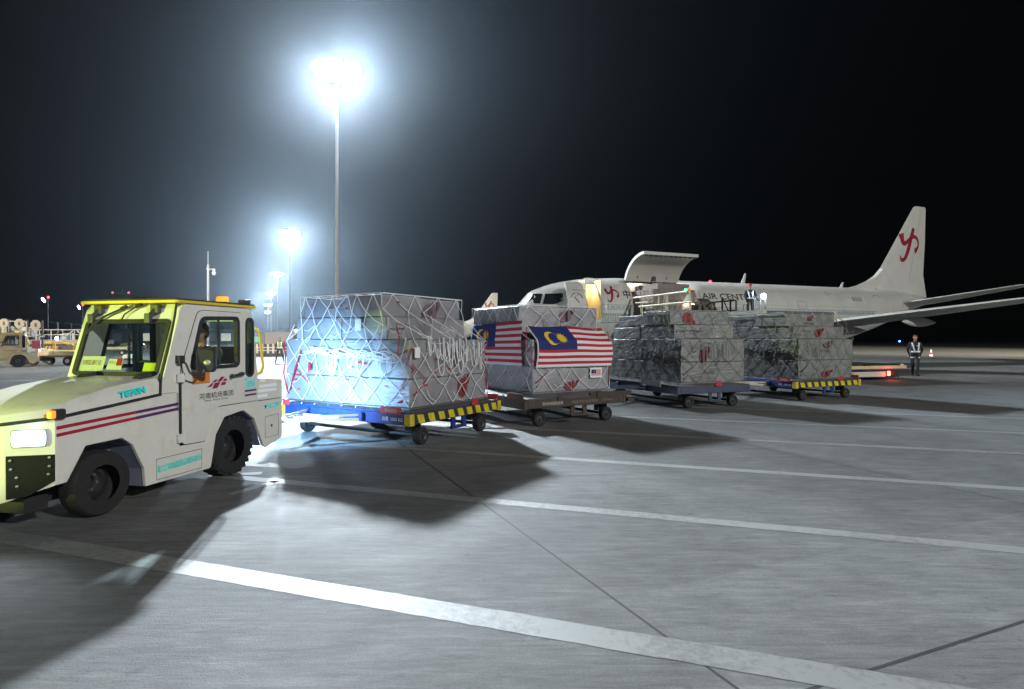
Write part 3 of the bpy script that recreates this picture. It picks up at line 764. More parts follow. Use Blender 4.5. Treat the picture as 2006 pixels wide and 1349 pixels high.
# --- wheels
def wheel(x, y, rad, wid, s, tread):
    Mx = Matrix.Translation((x, y, rad)) @ Matrix.Rotation(R(-90 * s), 4, 'X')
    w = MB(); rr = rad * .56
    w.lathe([(rr, -wid / 2), (rad * .93, -wid / 2 + .0), (rad * .985, -wid / 2 + .025), (rad, -wid / 4), (rad, wid / 4), (rad * .985, wid / 2 - .025), (rad * .93, wid / 2), (rad * .80, wid / 2 + .008), (rr, wid / 2 - .004), (rr, wid / 2 - .06)], 40, 0, Mx)
    if tread:
        for i in range(26):
            for sg in (-1, 1):
                a = 2 * math.pi * (i + (.5 if sg > 0 else 0)) / 26
                Mt = Mx @ Matrix.Rotation(a, 4, 'Z') @ Matrix.Translation((rad, 0, sg * wid * .26)) @ Matrix.Rotation(sg * .35, 4, 'X')
                w.box(-.02, .013, -.021, .021, -wid * .24, wid * .24, 0, Mt)
    t = w.build('wheel', M_tyre, trac, smooth=35)
    w = MB(); w.lathe([(rr + .004, wid / 2 - .002), (rr - .012, wid / 2 - .004), (rr - .02, wid / 2 - .05), (rr * .62, wid / 2 - .065), (rr * .55, wid / 2 - .03), (rr * .36, wid / 2 - .025), (rr * .34, wid / 2 + .012), (0, wid / 2 + .016)], 32, 0, Mx)
    rm = w.build('rim', M_rim, t, smooth=35)
    w = MB()
    for i in range(6):
        a = R(60 * i + 10); w.cyl((rr * .47 * math.cos(a), rr * .47 * math.sin(a), wid / 2 - .03), (rr * .47 * math.cos(a), rr * .47 * math.sin(a), wid / 2 - .002), .013, .011, 8, 0, Mx)
    w.build('wheel_nut', M_chrome, rm)
wheel(1.69, -.10, .292, .19, -1, False); wheel(1.69, -TW + .10, .292, .19, 1, False)
wheel(0, -.115, .335, .22, -1, True); wheel(0, -TW + .115, .335, .22, 1, True)
# --- cab interior
m = MB(); m.box(.86, 1.0, -TW + .06, -.06, .77, 1.17); m.prism([(.80, 1.10), (.86, 1.19), (1.01, 1.17), (1.01, 1.05)], -TW + .07, -.07, 'y'); m.build('dashboard', M_dark, trac, bevel=.01)
m = MB(); c = V((.70, -.40, 1.27)); Mx = Matrix.Translation(c) @ Matrix.Rotation(R(-28), 4, 'Y')
m.tube([Mx @ V((.17 * math.cos(R(a)), .17 * math.sin(R(a)), 0)) for a in range(0, 360, 20)], .014, 8, closed=True)
for a in (90, 210, 330): m.tube([Mx @ V((0, 0, -.01)), Mx @ V((.165 * math.cos(R(a)), .165 * math.sin(R(a)), 0))], .011, 6)
m.cyl(c, (.84, -.40, 1.02), .025); m.build('steering_wheel', M_dark, trac)
m = MB(); m.box(-.25, .25, -.64, -.16, .80, .95); m.prism([(-.30, .93), (-.22, .93), (-.28, 1.50), (-.35, 1.50)], -.62, -.18, 'y'); m.build('seat', mat('seat_vinyl', (.02, .02, .022), .6), trac, bevel=.03)
m = MB(); m.tube([(.30, -1.08, .77), (.30, -1.08, 1.94)], .03, 8); m.tube([(.22, -1.10, .77), (.22, -1.10, 1.94)], .03, 8); m.build('cab_column', mat('blue_grey_trim', (.10, .17, .25), .45), trac)
m = MB(); m.ell((.72, -.20, 1.64), (.05, .09, .09), 14, 9); m.tube([(.72, -.20, 1.70), (.72, -.20, 1.93)], .012, 6); m.build('cab_fan', M_dark, trac, smooth=50)
m = MB(); m.add([wsf(.78, .17, .015), wsf(1.10, .17, .015), wsf(1.08, .36, .015), wsf(.78, .36, .015)], [(0, 1, 2, 3)]); pc = m.build('pass_card', mat('pass_card', (.72, .72, .60), .5), trac, recalc=False)
text('控制区通行证', frame(wsf(.94, .285, .012), (0, 1, 0), (-.31, 0, .95)), mat('brown_ink', (.30, .13, .03), .6), pc, 'card_text', h=.055, w=.24)
m = MB(); m.add([wsf(.55, .20, .015), wsf(.74, .20, .015), wsf(.73, .33, .015), wsf(.55, .33, .015)], [(0, 1, 2, 3)]); pc = m.build('name_card', mat('name_card', (.75, .75, .70), .5), trac, recalc=False)
m = MB(); m.add([wsf(.555, .25, .0125), wsf(.625, .25, .0125), wsf(.625, .335, .0125), wsf(.555, .335, .0125)], [(0, 1, 2, 3)]); rc = m.build('red_field', M_red, pc, recalc=False)
text('责任人', frame(wsf(.675, .29, .0125), (0, 1, 0), (-.31, 0, .95)), mat('brown_ink', (.3, .1, .03), .6), pc, 'card_text', h=.03, w=.085)
m = MB(); Mx = Matrix.Translation((.925, -.215, 1.275)) @ Matrix.Rotation(R(-18), 4, 'Y'); m.box(-.004, .004, -.13, .10, -.06, .06, 0, Mx); m.box(.004, .007, -.008, .008, -.06, .06, 0, Mx); m.build('yellow_folder', mat('yellow_folder', (.72, .80, .06), .5), trac)
# --- driver
d = MB(); HX, HY, HZ = .12, -.36, 1.655
head(d, (HX, HY, HZ), (1, .15, -.05))
capsule(d, (HX - .02, HY, 1.55), (HX - .03, HY, 1.47), .052, .06)
capsule(d, (.06, HY - .15, 1.43), (.06, HY + .15, 1.43), .075, .075); capsule(d, (.05, HY, 1.36), (.02, HY, 1.03), .15, .145)
capsule(d, (.05, HY - .08, 1.35), (.03, HY - .06, 1.05), .12, .12); capsule(d, (.05, HY + .08, 1.35), (.03, HY + .06, 1.05), .12, .12)
for q in (-1, 1):
    sh = V((.06, HY + q * .185, 1.42)); el = V((.20, HY + q * .235, 1.17)); wr = V((.47, HY + q * .15, 1.24))
    capsule(d, sh, el, .062, .048); capsule(d, el, wr, .046, .032); hand(d, wr, V((.62, -.1 * q, .25)), (.1, 0, -1), 1.1)
    capsule(d, (.02, HY + q * .09, 1.02), (.44, HY + q * .13, 1.00), .085, .065); capsule(d, (.44, HY + q * .13, 1.00), (.62, HY + q * .12, .83), .06, .05)
    capsule(d, (.62, HY + q * .12, .82), (.74, HY + q * .12, .80), .045, .035)
drv, bd, bvh = person('person', 'driver in a dark olive jacket seated at the wheel of the white tractor', (d, [M_skin, mat('olive_jacket', (.035, .04, .032), .85, bump=.4, bscale=22), M_trouser]), trac.location, trac.rotation_euler.z,
    lambda p: 0 if (p.z > 1.50 or p.x > .485 and p.z > 1.1) else (1 if p.z > 1.09 else 2), .010)
hr = MB(); hr.ell((HX - .022, HY, HZ + .045), (.094, .083, .083), 16, 10); hr.ell((HX - .055, HY, HZ + .0), (.062, .076, .075), 14, 9); hr.build('hair', M_hair, drv, smooth=60)
# ================================================================== pallet dollies and their netted loads
def wheels_pair(g, x, y, r=.16, w=.12):
    pass
M_bluef = mat('blue_frame', (.012, .035, .20), .5, noise=.4, nscale=6)
M_rust = mat('rusty_frame', (.055, .038, .03), .7, noise=.4, nscale=6, bump=.2)
M_slate = mat('slate_frame', (.05, .065, .11), .5, noise=.25, nscale=6)
M_hblack = mat('hazard_black', (.03, .03, .032), .6, noise=.3)
M_deck = mat('deck_steel', (.10, .10, .11), .5, .5, noise=.3)
M_cream = mat('cream_paint', (.62, .58, .42), .45, noise=.1)

def dolly(o, u, L, W, style, label):
    """o near front corner on the ground, x = u (away from the front face), y across the front face."""
    u = V(u).normalized()
    t = thing('pallet_dolly', label, 'pallet dolly', (o[0], o[1], 0), math.atan2(u.y, u.x), 'dollies of the cargo train')
    fm = {'blue': M_bluef, 'rust': M_rust, 'slate': M_slate}[style]
    z0, z1 = (.335, .495)
    f = MB(); e = .10
    f.box(0, .09, 0, W, z0, z1); f.box(L - .09, L, 0, W, z0, z1)
    f.box(.091, L - .091, 0.0, .08, z0 + .01, z1); f.box(.091, L - .091, W - .08, W, z0 + .01, z1)
    for i in range(3): f.box(.091, L - .091, W * (.27 + .23 * i) - .04, W * (.27 + .23 * i) + .04, z0 + .03, z1 - .02)
    f.box(.0, .05, .05, W - .05, z1 + .001, z1 + .035)
    f.build('frame', fm, t, bevel=.008)
    d = MB(); d.box(.052, L - .01, .012, W - .012, z1 + .002, z1 + .028); d.build('deck', M_deck, t)
    for i in range(9):
        r = MB(); y = W * (.06 + .11 * i); r.ell((.028, y, z1 + .048), (.022, .022, .016), 10, 6); r.build('roller_ball', M_chrome, t, smooth=60)
    # wheels: turntable pair in front, fixed pair behind
    for x in (.42, L - .42):
        for y, s in ((.16, -1), (W - .16, 1)):
            r = .135; Mx = Matrix.Translation((x, y, r)) @ Matrix.Rotation(R(90), 4, 'X')
            w = MB(); w.lathe([(.08, -.06), (.122, -.06), (r, -.045), (r, .045), (.122, .06), (.08, .06), (.08, .03), (0, .03)], 26, 0, Mx); w.lathe([(0, -.03), (.08, -.03), (.08, -.06)], 26, 0, Mx)
            wo = w.build('wheel', M_tyre, t, smooth=40)
            w = MB(); w.lathe([(.078, -.055), (.06, -.04), (.03, -.045), (.028, -.07), (0, -.07)], 18, 0, Mx); w.lathe([(.078, .055), (.06, .04), (.03, .045), (.028, .07), (0, .07)], 18, 0, Mx); w.build('rim', M_rim, wo, smooth=40)
        w = MB(); w.cyl((x, .1, .135), (x, W - .1, .135), .028); w.box(x - .12, x + .12, .25, .36, .19, z0); w.box(x - .12, x + .12, W - .36, W - .25, .19, z0); w.build('axle', M_black, t)
    b = MB(); b.box(L * .44, L * .48, .05, .08, .18, z0); b.box(L * .56, L * .60, .05, .08, .18, z0); b.box(L * .44, L * .60, .04, .09, .16, .19); b.build('brake_pedal', fm, t)
    # drawbar (A-frame) folded out of the front
    if style != 'none':
        db = MB(); c = W * .55; col = M_cream if style == 'blue' else fm
        for s in (-1, 1):
            p = [(-.005, c + s * .60, .37), (-.95, c + s * .05, .42)]
            db.tube(p, .035, 4)
            db.tube([(-.01, c + s * .60, .44), (-.85, c + s * .11, .46)], .022, 4)
        for k in (.25, .55): db.tube([(-k, c - .60 * (1 - k), .40), (-k, c + .60 * (1 - k), .40)], .03, 4)
        db.tube([(-.9, c, .42), (-1.12, c, .42)], .04, 6); db.build('drawbar', col, t)
        db = MB(); db.tube([(-1.12 + .05 * math.cos(R(a)) - .03, c + .05 * math.sin(R(a)), .42) for a in range(0, 360, 30)], .016, 6, closed=True); db.build('tow_eye', M_chrome, t)
        for s in (-1, 1):
            db = MB(); db.box(-.06, -.002, c + s * .60 - .055, c + s * .60 + .055, z0 + .01, z1 - .01); db.build('drawbar_bracket', fm, t, bevel=.01)
    if style == 'blue':
        hz = MB(); n = 9; w = (L - .2) / n
        for i in range(n):
            x = .15 + w * i
            hz.prism([(x + .05, z0 + .022), (x + w * .56 + .05, z0 + .022), (x + w * .56, z1 - .014), (x, z1 - .014)], -.006, -.002, 'y', 0)
        hb = MB(); hb.box(.10, L - .005, -.002, -.0005, z0 + .014, z1 - .004)
        s = hb.build('side_panel', M_hblack, t); h2 = hz.build('hazard_stripe', mat('hazard_yellow', (.60, .50, .02), .5, noise=.35, nscale=7), s)
        h2['kind'] = 'stuff'
        for x0 in (-.012, L - .09):
            c = MB(); c.box(x0, x0 + .10, -.014, .10, z0 - .006, z1 + .004); c.build('corner_block', mat('worn_yellow', (.55, .44, .03), .55, noise=.6, nscale=9), t, bevel=.006)
        c = MB(); c.box(-.012, .10, W - .1, W + .014, z0 - .006, z1 + .004); c.build('corner_block', mat('worn_yellow', (.55, .44, .03), .55), t, bevel=.006)
        p = MB(); rr = rrect(.155, .56 if W > 2.6 else .62, z1 - .005, z1 + .095, .02); p.loft([[(-.022, y, z) for y, z in rr], [(-.012, y, z) for y, z in rr]]); sg = p.build('name_plate', mat('plate_red', (.40, .015, .02), .4), t)
        text('郑州机场货运', frame((-.0235, .345, z1 + .046), (0, -1, 0), (0, 0, 1)), M_whiteink, sg, 'plate_text', h=.058, w=.235)
        for y in (.72, W - .06):
            pass
        text('自重  1005 KG', frame((-.0025, .335, z0 + .082), (0, -1, 0), (0, 0, 1)), M_whiteink, t, 'lettering', h=.062, w=.39)
        p = MB(); p.box(-.015, -.003, W - .22, W - .05, z1 + .0, z1 + .10); p.build('stop_flap', M_red, t, bevel=.01)
        p = MB(); p.prism([(L * .62, z1), (L * .70, z1), (L * .69, z1 + .12), (L * .64, z1 + .11)], -.035, -.018, 'y'); p.build('stop_flap', M_red, t, bevel=.006)
        p = MB(); p.box(L - .05, L - .02, .02, .32, z1 + .03, z1 + .12); p.build('stop_flap', M_red, t, bevel=.01)
    elif style == 'rust':
        p = MB(); p.box(-.02, .0 - .002, .02, .55, z1 + .0, z1 + .12); p.build('stop_flap', mat('dull_brown', (.10, .05, .04), .7, noise=.3), t)
        for x in (L * .30, L * .68):
            p = MB(); p.box(x, x + .09, -.02, -.003, z1 - .03, z1 + .10); p.build('stop_flap', M_rust, t)
        p = MB(); p.box(L * .62, L + .12, -.001, .05, z1 + .0, z1 + .08); p.box(L - .02, L + .14, -.06, .5, z1 - .12, z1 - .06); p.build('end_stop', M_rust, t)
        text('郑州新郑国际机场', frame((.62, -.0015, z0 + .085), (1, 0, 0), (0, 0, 1)), mat('faded_white', (.5, .5, .48), .6), t, 'lettering', h=.062, w=.46)
        text('中国南方航空货运有限公司', frame((1.36, -.0015, z0 + .085), (1, 0, 0), (0, 0, 1)), mat('dim_white', (.2, .2, .19), .6), t, 'lettering', h=.055, w=.62)
        text('AN-YDW(01)', frame((1.92, -.0015, z0 + .085), (1, 0, 0), (0, 0, 1)), mat('dim_white', (.2, .2, .19), .6), t, 'lettering', h=.05, w=.26)
    else:
        p = MB(); p.box(-.03, -.015, .62, 1.35, z1 - .02, z1 + .11); p.build('stop_flap', M_rust, t)
        p = MB(); p.box(-.032, -.014, .56, .61, z1 - .02, z1 + .12); p.build('end_stop', mat('pale_wood', (.40, .28, .17), .7), t)
        p = MB(); p.box(L * .50, L * .58, -.03, -.012, z1 + .005, z1 + .10); p.build('stop_flap', M_red, t)
        p = MB(); p.box(-.02, .0, .05, W - .05, z1 + .036, z1 + .055); p.build('edge_rail', M_steel, t)
    return t

def film(name, color, metal, rough, bump, bscale, coat=.5, spec=.5, crumple=0.0):
    m = bpy.data.materials.new(name); m.use_nodes = True; nt = m.node_tree; L = nt.links.new
    b = nt.nodes["Principled BSDF"]; b.inputs["Metallic"].default_value = metal
    b.inputs["Coat Weight"].default_value = coat; b.inputs["Coat Roughness"].default_value = .12
    tc = nt.nodes.new("ShaderNodeTexCoord")
    n = nt.nodes.new("ShaderNodeTexNoise"); n.inputs["Scale"].default_value = 2.6; n.inputs["Detail"].default_value = 7; L(tc.outputs["Object"], n.inputs[0])
    mr = nt.nodes.new("ShaderNodeMapRange"); mr.inputs[1].default_value = .3; mr.inputs[2].default_value = .7; mr.inputs[3].default_value = .78; mr.inputs[4].default_value = 1.15; L(n.outputs[0], mr.inputs[0])
    sc = nt.nodes.new("ShaderNodeVectorMath"); sc.operation = 'SCALE'; sc.inputs[0].default_value = color; L(mr.outputs[0], sc.inputs["Scale"]); L(sc.outputs[0], b.inputs["Base Color"])
    mr2 = nt.nodes.new("ShaderNodeMapRange"); mr2.inputs[1].default_value = .3; mr2.inputs[2].default_value = .7; mr2.inputs[3].default_value = rough * .7; mr2.inputs[4].default_value = rough * 1.35; L(n.outputs[0], mr2.inputs[0]); L(mr2.outputs[0], b.inputs["Roughness"])
    # stretched wrinkles of the film plus a finer crackle
    mp = nt.nodes.new("ShaderNodeMapping"); mp.inputs["Scale"].default_value = (1, 1, 5); L(tc.outputs["Object"], mp.inputs[0])
    w = nt.nodes.new("ShaderNodeTexNoise"); w.inputs["Scale"].default_value = bscale; w.inputs["Detail"].default_value = 5; w.inputs["Distortion"].default_value = 1.6; L(mp.outputs[0], w.inputs[0])
    vo = nt.nodes.new("ShaderNodeTexVoronoi"); vo.inputs["Scale"].default_value = bscale * 1.7; vo.feature = 'F1'; L(tc.outputs["Object"], vo.inputs[0])
    ad = nt.nodes.new("ShaderNodeMath"); ad.operation = 'MULTIPLY_ADD'; ad.inputs[1].default_value = crumple; L(vo.outputs["Distance"], ad.inputs[0]); L(w.outputs[0], ad.inputs[2])
    bp = nt.nodes.new("ShaderNodeBump"); bp.inputs["Strength"].default_value = bump; bp.inputs["Distance"].default_value = .06; L(ad.outputs[0], bp.inputs["Height"]); L(bp.outputs[0], b.inputs["Normal"]); L(bp.outputs[0], b.inputs["Coat Normal"])
    return m
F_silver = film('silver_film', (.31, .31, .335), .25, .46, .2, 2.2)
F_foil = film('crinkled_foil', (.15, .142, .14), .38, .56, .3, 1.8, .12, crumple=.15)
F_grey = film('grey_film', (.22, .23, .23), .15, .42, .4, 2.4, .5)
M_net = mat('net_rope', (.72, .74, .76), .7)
M_netdark = mat('dark_net_rope', (.22, .215, .205), .7)  # darker rope tone for the foil loads
M_strap = mat('red_strap', (.30, .012, .025), .6)
M_logo = mat('faded_red_print', (.20, .035, .045), .5)
M_logo2 = mat('plum_print', (.16, .10, .12), .5)
M_print = mat('dark_print', (.06, .055, .06), .6)

def wrapped(name, x0, x1, y0, y1, z0, z1, m, parent, rnd, jit=.012, mats=None):
    """a wrapped carton block: gridded box with uneven faces."""
    nx, ny, nz = (max(2, int((x1 - x0) / .16)), max(2, int((y1 - y0) / .16)), max(2, int((z1 - z0) / .13)))
    bm = bmesh.new(); idx = {}
    def vert(i, j, k):
        if (i, j, k) not in idx:
            p = V((lerp(x0, x1, i / nx), lerp(y0, y1, j / ny), lerp(z0, z1, k / nz)))
            p += V((rnd.uniform(-jit, jit) if 0 < i else rnd.uniform(0, jit), rnd.uniform(-jit, jit) if 0 < j else rnd.uniform(0, jit), rnd.uniform(-jit, jit) * .6 if 0 < k else 0))
            idx[(i, j, k)] = bm.verts.new(p)
        return idx[(i, j, k)]
    for i in range(nx):
        for j in range(ny):
            for k in (0, nz): bm.faces.new((vert(i, j, k), vert(i + 1, j, k), vert(i + 1, j + 1, k), vert(i, j + 1, k)))
    for i in range(nx):
        for k in range(nz):
            for j in (0, ny):
                f = bm.faces.new((vert(i, j, k), vert(i + 1, j, k), vert(i + 1, j, k + 1), vert(i, j, k + 1)))
                if j == 0 and mats: f.material_index = 1
    for j in range(ny):
        for k in range(nz):
            for i in (0, nx): bm.faces.new((vert(i, j, k), vert(i, j + 1, k), vert(i, j + 1, k + 1), vert(i, j, k + 1)))
    bmesh.ops.recalc_face_normals(bm, faces=bm.faces)
    me = bpy.data.meshes.new(name); bm.to_mesh(me); bm.free()
    me.materials.append(m)
    if mats: me.materials.append(mats)
    o = bpy.data.objects.new(name, me); COL.objects.link(o); o.parent = parent
    me.polygons.foreach_set("use_smooth", [True] * len(me.polygons)); me.set_sharp_from_angle(angle=R(50))
    b = o.modifiers.new("bevel", 'BEVEL'); b.width = .013; b.segments = 2; b.limit_method = 'ANGLE'; b.angle_limit = R(50)
    return o

def kite(P, parent, m, w, h, flip=1):
    """printed kite emblem: P(a, c) maps the unit square to the carton face."""
    g = MB()
    def poly(pts):
        g.add([P(w * a, h * c * flip) for a, c in pts], [(0, i, i + 1) for i in range(1, len(pts) - 1)])
    lobe = [(-.02, -.50)] + [(-.02 + .46 * math.sin(R(t)) * (.9 if t < 90 else 1), -.10 + -.40 * math.cos(R(t))) for t in range(20, 181, 20)] + [(-.02, .25)]
    poly([(-.05, -.5), (-.30, -.42), (-.46, -.18), (-.44, .10), (-.25, .30), (-.05, .33), (-.16, .12), (-.18, -.15)])
    poly([(.02, -.45), (.20, -.30), (.28, -.05), (.22, .2), (.06, .48), (.02, .1)])
    poly([(.30, .05), (.42, .15), (.47, .32), (.40, .48), (.28, .42), (.36, .28)])
    return g.build('printed_emblem', m, parent, recalc=False)

def cargo(o, u, L, W, tiers, label, style, seed, netm):
    """tiers: (x0, x1, y0, y1, z0, z1) blocks in dolly-style axes measured from the near lower corner."""
    u = V(u).normalized(); rnd = random.Random(seed)
    t = thing('netted_cargo', label, 'air cargo', (o[0], o[1], 0), math.atan2(u.y, u.x), 'netted cargo loads on the dollies')
    zb = .545
    b = MB(); b.box(-.05, L + .06, -.05, W + .05, .527, zb); b.build('pallet_base', mat('pallet_aluminium', (.35, .35, .36), .4, .8, noise=.15), t)
    fm, sm = {'silver': (F_silver, None), 'foil': (F_foil, F_grey), 'mixed': (F_grey, None)}[style]
    for (x0, x1, y0, y1, z0, z1) in tiers: wrapped('wrapped_carton', x0, x1, y0, y1, z0, z1 - .004, fm, t, rnd, .008, sm)
    def front(y, z):      # outermost surface towards -x
        xs = [q[0] for q in tiers if q[2] - .03 <= y <= q[3] + .03 and q[4] <= z <= q[5] + .01]
        return min(xs) if xs else None
    def sidey(x, z):      # outermost surface towards -y
        ys = [q[2] for q in tiers if q[0] - .03 <= x <= q[1] + .03 and q[4] <= z <= q[5] + .01]
        return min(ys) if ys else None
    top = max(q[5] for q in tiers); up = [q for q in tiers if q[5] > top - .05]
    ux0 = min(q[0] for q in up); ux1 = max(q[1] for q in up); uy0 = min(q[2] for q in up); uy1 = max(q[3] for q in up)
    lz = max(q[5] for q in tiers if q[2] < uy0 - .2) if any(q[2] < uy0 - .2 for q in tiers) else 1.58
    # net surface: vertical over the lower tier, leaning inward across the step, vertical over the upper tier
    def off(z, lo, hi):
        if z <= lz - .02: return lo
        if z >= lz + .42: return hi
        return lerp(lo, hi, (z - lz + .02) / .44)
    def prof_f(z): return off(z, 0, ux0) - .03
    def prof_s(z): return off(z, 0, uy0) - .03
    g = MB(); rr = .0058
    rows = [zb + .01, .80, 1.04, 1.29, 1.56, 1.80, 2.05, top + .012]
    def mesh_face(n, mp, rng):
        P = []
        for r, z in enumerate(rows):
            row = []
            for i in range(n + 1):
                a = (i + (.5 if r % 2 else 0)) / n
                jz = 0 if r in (0, len(rows) - 1) else rnd.uniform(-.05, .05)
                row.append(mp(min(1, max(0, a + (0 if r in (0,) else rnd.uniform(-.2, .2) / n))), z + jz))
            P.append(row)
        for r in range(len(rows) - 1):
            for i in range(n + 1):
                for j in ((i, i + 1) if r % 2 else (i - 1, i)):
                    if 0 <= j <= n and not (r % 2 and i == n):
                        a, c = P[r][i], P[r + 1][j]
                        mid = (a + c) / 2 + V((rnd.uniform(-.006, .004), rnd.uniform(-.006, .004), -rnd.uniform(0, .04)))
                        g.tube([a, mid, c], rr, 4)
        return P
    for q in range(12):   # loose cords pulled across the mesh
        z = rnd.uniform(.7, 1.9); y = rnd.uniform(.1, W - .5); dz = rnd.uniform(-.4, .3)
        g.tube([(prof_f(z) - .004, y, z), (prof_f(z + dz * .5) - .012, y + .12, z + dz * .5 - .05), (prof_f(z + dz) - .004, y + rnd.uniform(.15, .4), z + dz)], rr * .8, 4)
        x = rnd.uniform(.1, L - .5)
        g.tube([(x, prof_s(z) - .004, z), (x + .1, prof_s(z + dz * .5) - .012, z + dz * .5 - .05), (x + rnd.uniform(.15, .4), prof_s(z + dz) - .004, z + dz)], rr * .8, 4)
    nf = int(W / .42); ns = int(L / .42)
    mesh_face(nf, lambda a, z: V((prof_f(z), lerp(off(z, 0, uy0), off(z, W, uy1), a), z)), None)
    mesh_face(ns, lambda a, z: V((lerp(off(z, 0, ux0), off(z, L, ux1), a), prof_s(z), z)), None)
    # top of the load
    for i in range(nf + 1):
        a = lerp(uy0, uy1, i / nf); g.tube([(ux0 - .03, a, top + .012), (lerp(ux0, ux1, .5), a + .1, top + .022), (ux1 + .02, a + .05, top + .012)], rr, 4)
    g.tube([(ux0 - .03, uy0, top + .014), (ux0 - .03, uy1, top + .014)], rr * 1.4, 5); g.tube([(ux0, uy0 - .03, top + .014), (ux1, uy0 - .03, top + .014)], rr * 1.4, 5)
    g.build('cargo_net', netm, t)
    # slack of the net gathered half way up: a wavering bundle on the front, hanging loops on the side
    g = MB()
    for k in range(7):
        pts = []; ph = rnd.uniform(0, 6); am = rnd.uniform(.02, .06); z0 = 1.30 + rnd.uniform(-.05, .05)
        y0 = rnd.uniform(.1, .5); y1 = W * rnd.uniform(.7, .95)
        for i in range(30):
            a = i / 29; y = lerp(y0, y1, a); z = z0 + .10 * a + am * math.sin(ph + 14 * a) + rnd.uniform(-.012, .012)
            pts.append((prof_f(min(z, 1.5)) - .012 - rnd.uniform(0, .02), y, z))
        g.tube(pts, .008, 4)
    for k in range(9):
        y = rnd.uniform(.25, W * .6); z = 1.36 + rnd.uniform(-.06, .04); d = rnd.uniform(.12, .34); w = rnd.uniform(.04, .10)
        g.tube([(prof_f(1.3) - .018 - .02 * math.sin(math.pi * q / 8), y + w * math.cos(math.pi * q / 8) * (1 if k % 2 else -1), z - d * math.sin(math.pi * q / 8)) for q in range(9)], .008, 4)
    for k in range({11: 17, 13: 8}.get(seed, 3)):
        x = L * (.22 + .72 * (k % 9) / 9) + rnd.uniform(-.09, .09); z = 1.56 + rnd.uniform(-.14, .06); d = rnd.uniform(.14, .55); w = rnd.uniform(.02, .11)
        g.tube([(x + w * math.cos(math.pi * q / 8), prof_s(1.3) - .018 - .02 * math.sin(math.pi * q / 8), z - d * math.sin(math.pi * q / 8) ** .8) for q in range(9)], .008, 4)
    if style != 'mixed' and seed != 12: g.build('slack_rope', netm, t)
    # red lashing cord zig-zagging down the near corner
    g = MB(); c = .03
    z = [1.86, 1.80, 1.58, 1.33, 1.40, 1.20, 1.08, .86, .74, .62]
    pts = [(.42, prof_s(1.86), 1.80), (.04, -.02 + off(1.80, 0, uy0), 1.82), (-c, .18, 1.58), (-c, .22, 1.34), (.02, -c, 1.45), (-c, .04, 1.20), (.06, -c, 1.12), (-c, .16, .86), (.08, -c, .74), (-c, .22, .62)]
    pts = [(prof_f(p[2]) if p[0] < 0 else p[0], prof_s(p[2]) if p[1] < 0 else p[1], p[2]) for p in pts]
    g.tube(pts, .010, 4)
    g.tube([(.08, -c, .74), (.35, -c - .005, .95), (.02, -c, 1.20)], .009, 4); g.tube([(-c, .22, .62), (.10, -c, .66)], .011, 4)
    g.build('lashing_cord', M_strap if style != 'foil' else mat('dark_cord', (.03, .02, .03), .6), t)
    if style == 'silver':
        g = MB(); yl = W - .18
        g.tube([(-.045, W - .02, 1.55), (-.045, W - .05, 1.2), (-.045, W + .0, 1.0), (-.045, W - .08, .75), (-.045, W - .12, .65)], .010, 4)
        g.tube([(-.045, W - .15, .70), (-.045, W - .45, 1.40), (-.045, W - .30, 1.10), (-.045, W - .17, .72)], .009, 4); g.tube([(-.045, W - .30, 1.10), (-.045, W - .62, .86), (-.045, W - .64, 1.18)], .008, 4); g.box(-.05, -.046, W - .70, W - .64, 1.06, 1.2)
        g.build('lashing_cord', M_strap, t); g = MB()
        g.tube([(L - .06, -.045, 1.75), (L - .02, -.045, 1.4), (L - .22, -.045, 1.30), (L - .02, -.045, 1.0), (L - .05, -.045, .7)], .009, 4)
        g.build('lashing_cord', M_strap, t)
    if style == 'silver' and seed == 11:
        tg = MB()
        tg.loft([[(-.035 + d, y, zz) for y, zz in rrect(.98, 1.11, 1.72, 1.90, .012, 3)] for d in (0, .004)]); tg.build('paper_tag', mat('paper', (.75, .75, .72), .7), t)
        tg = MB(); tg.loft([[(x, -.055 + d, zz) for x, zz in rrect(.05, .17, 1.30, 1.46, .008, 3)] for d in (0, .004)]); tg.build('paper_tag', mat('paper', (.75, .75, .72), .7), t)
    return t, prof_f, prof_s, uy0, lz
def faceside(y, x0, z0): return lambda a, c: (x0 + a, y, z0 + c)

# ---- first load, nearest the tractor
U1 = (.52, .854)
dolly((-1.46, 8.52), U1, 2.40, 2.82, 'blue', 'blue and yellow pallet dolly under the cargo right behind the tow tractor')
T1 = [(0, 2.04, 0, 2.83, .547, .98), (0.008, 2.03, 0.006, 2.83, .982, 1.58),
      (.06, 2.07, .50, 1.50, 1.582, 1.94), (.04, 2.07, 1.51, 2.60, 1.582, 1.94), (.03, .95, .60, 1.36, 1.942, 2.29), (.97, 2.10, .62, 1.40, 1.942, 2.28), (.08, 2.08, 1.40, 2.44, 1.942, 2.25)]
c1, pf, ps, uy, lz = cargo((-1.53, 8.93), U1, 2.04, 2.83, T1, 'silver wrapped netted cargo lit blue-white by the tractor lamp', 'silver', 11, M_net)
kite(faceside(.60, 1.25, 2.05), c1, M_logo2, .52, .42); text('MASkargo', frame((1.35, .608, 1.79), (-1, 0, 0), (0, 0, -1)), M_print, c1, 'printed_text', h=.07)
kite(faceside(-.018, 1.35, .80), c1, M_logo, .36, .40); kite(faceside(-.018, 1.2, 1.30), c1, M_logo2, .3, .3)
rp = random.Random(5)
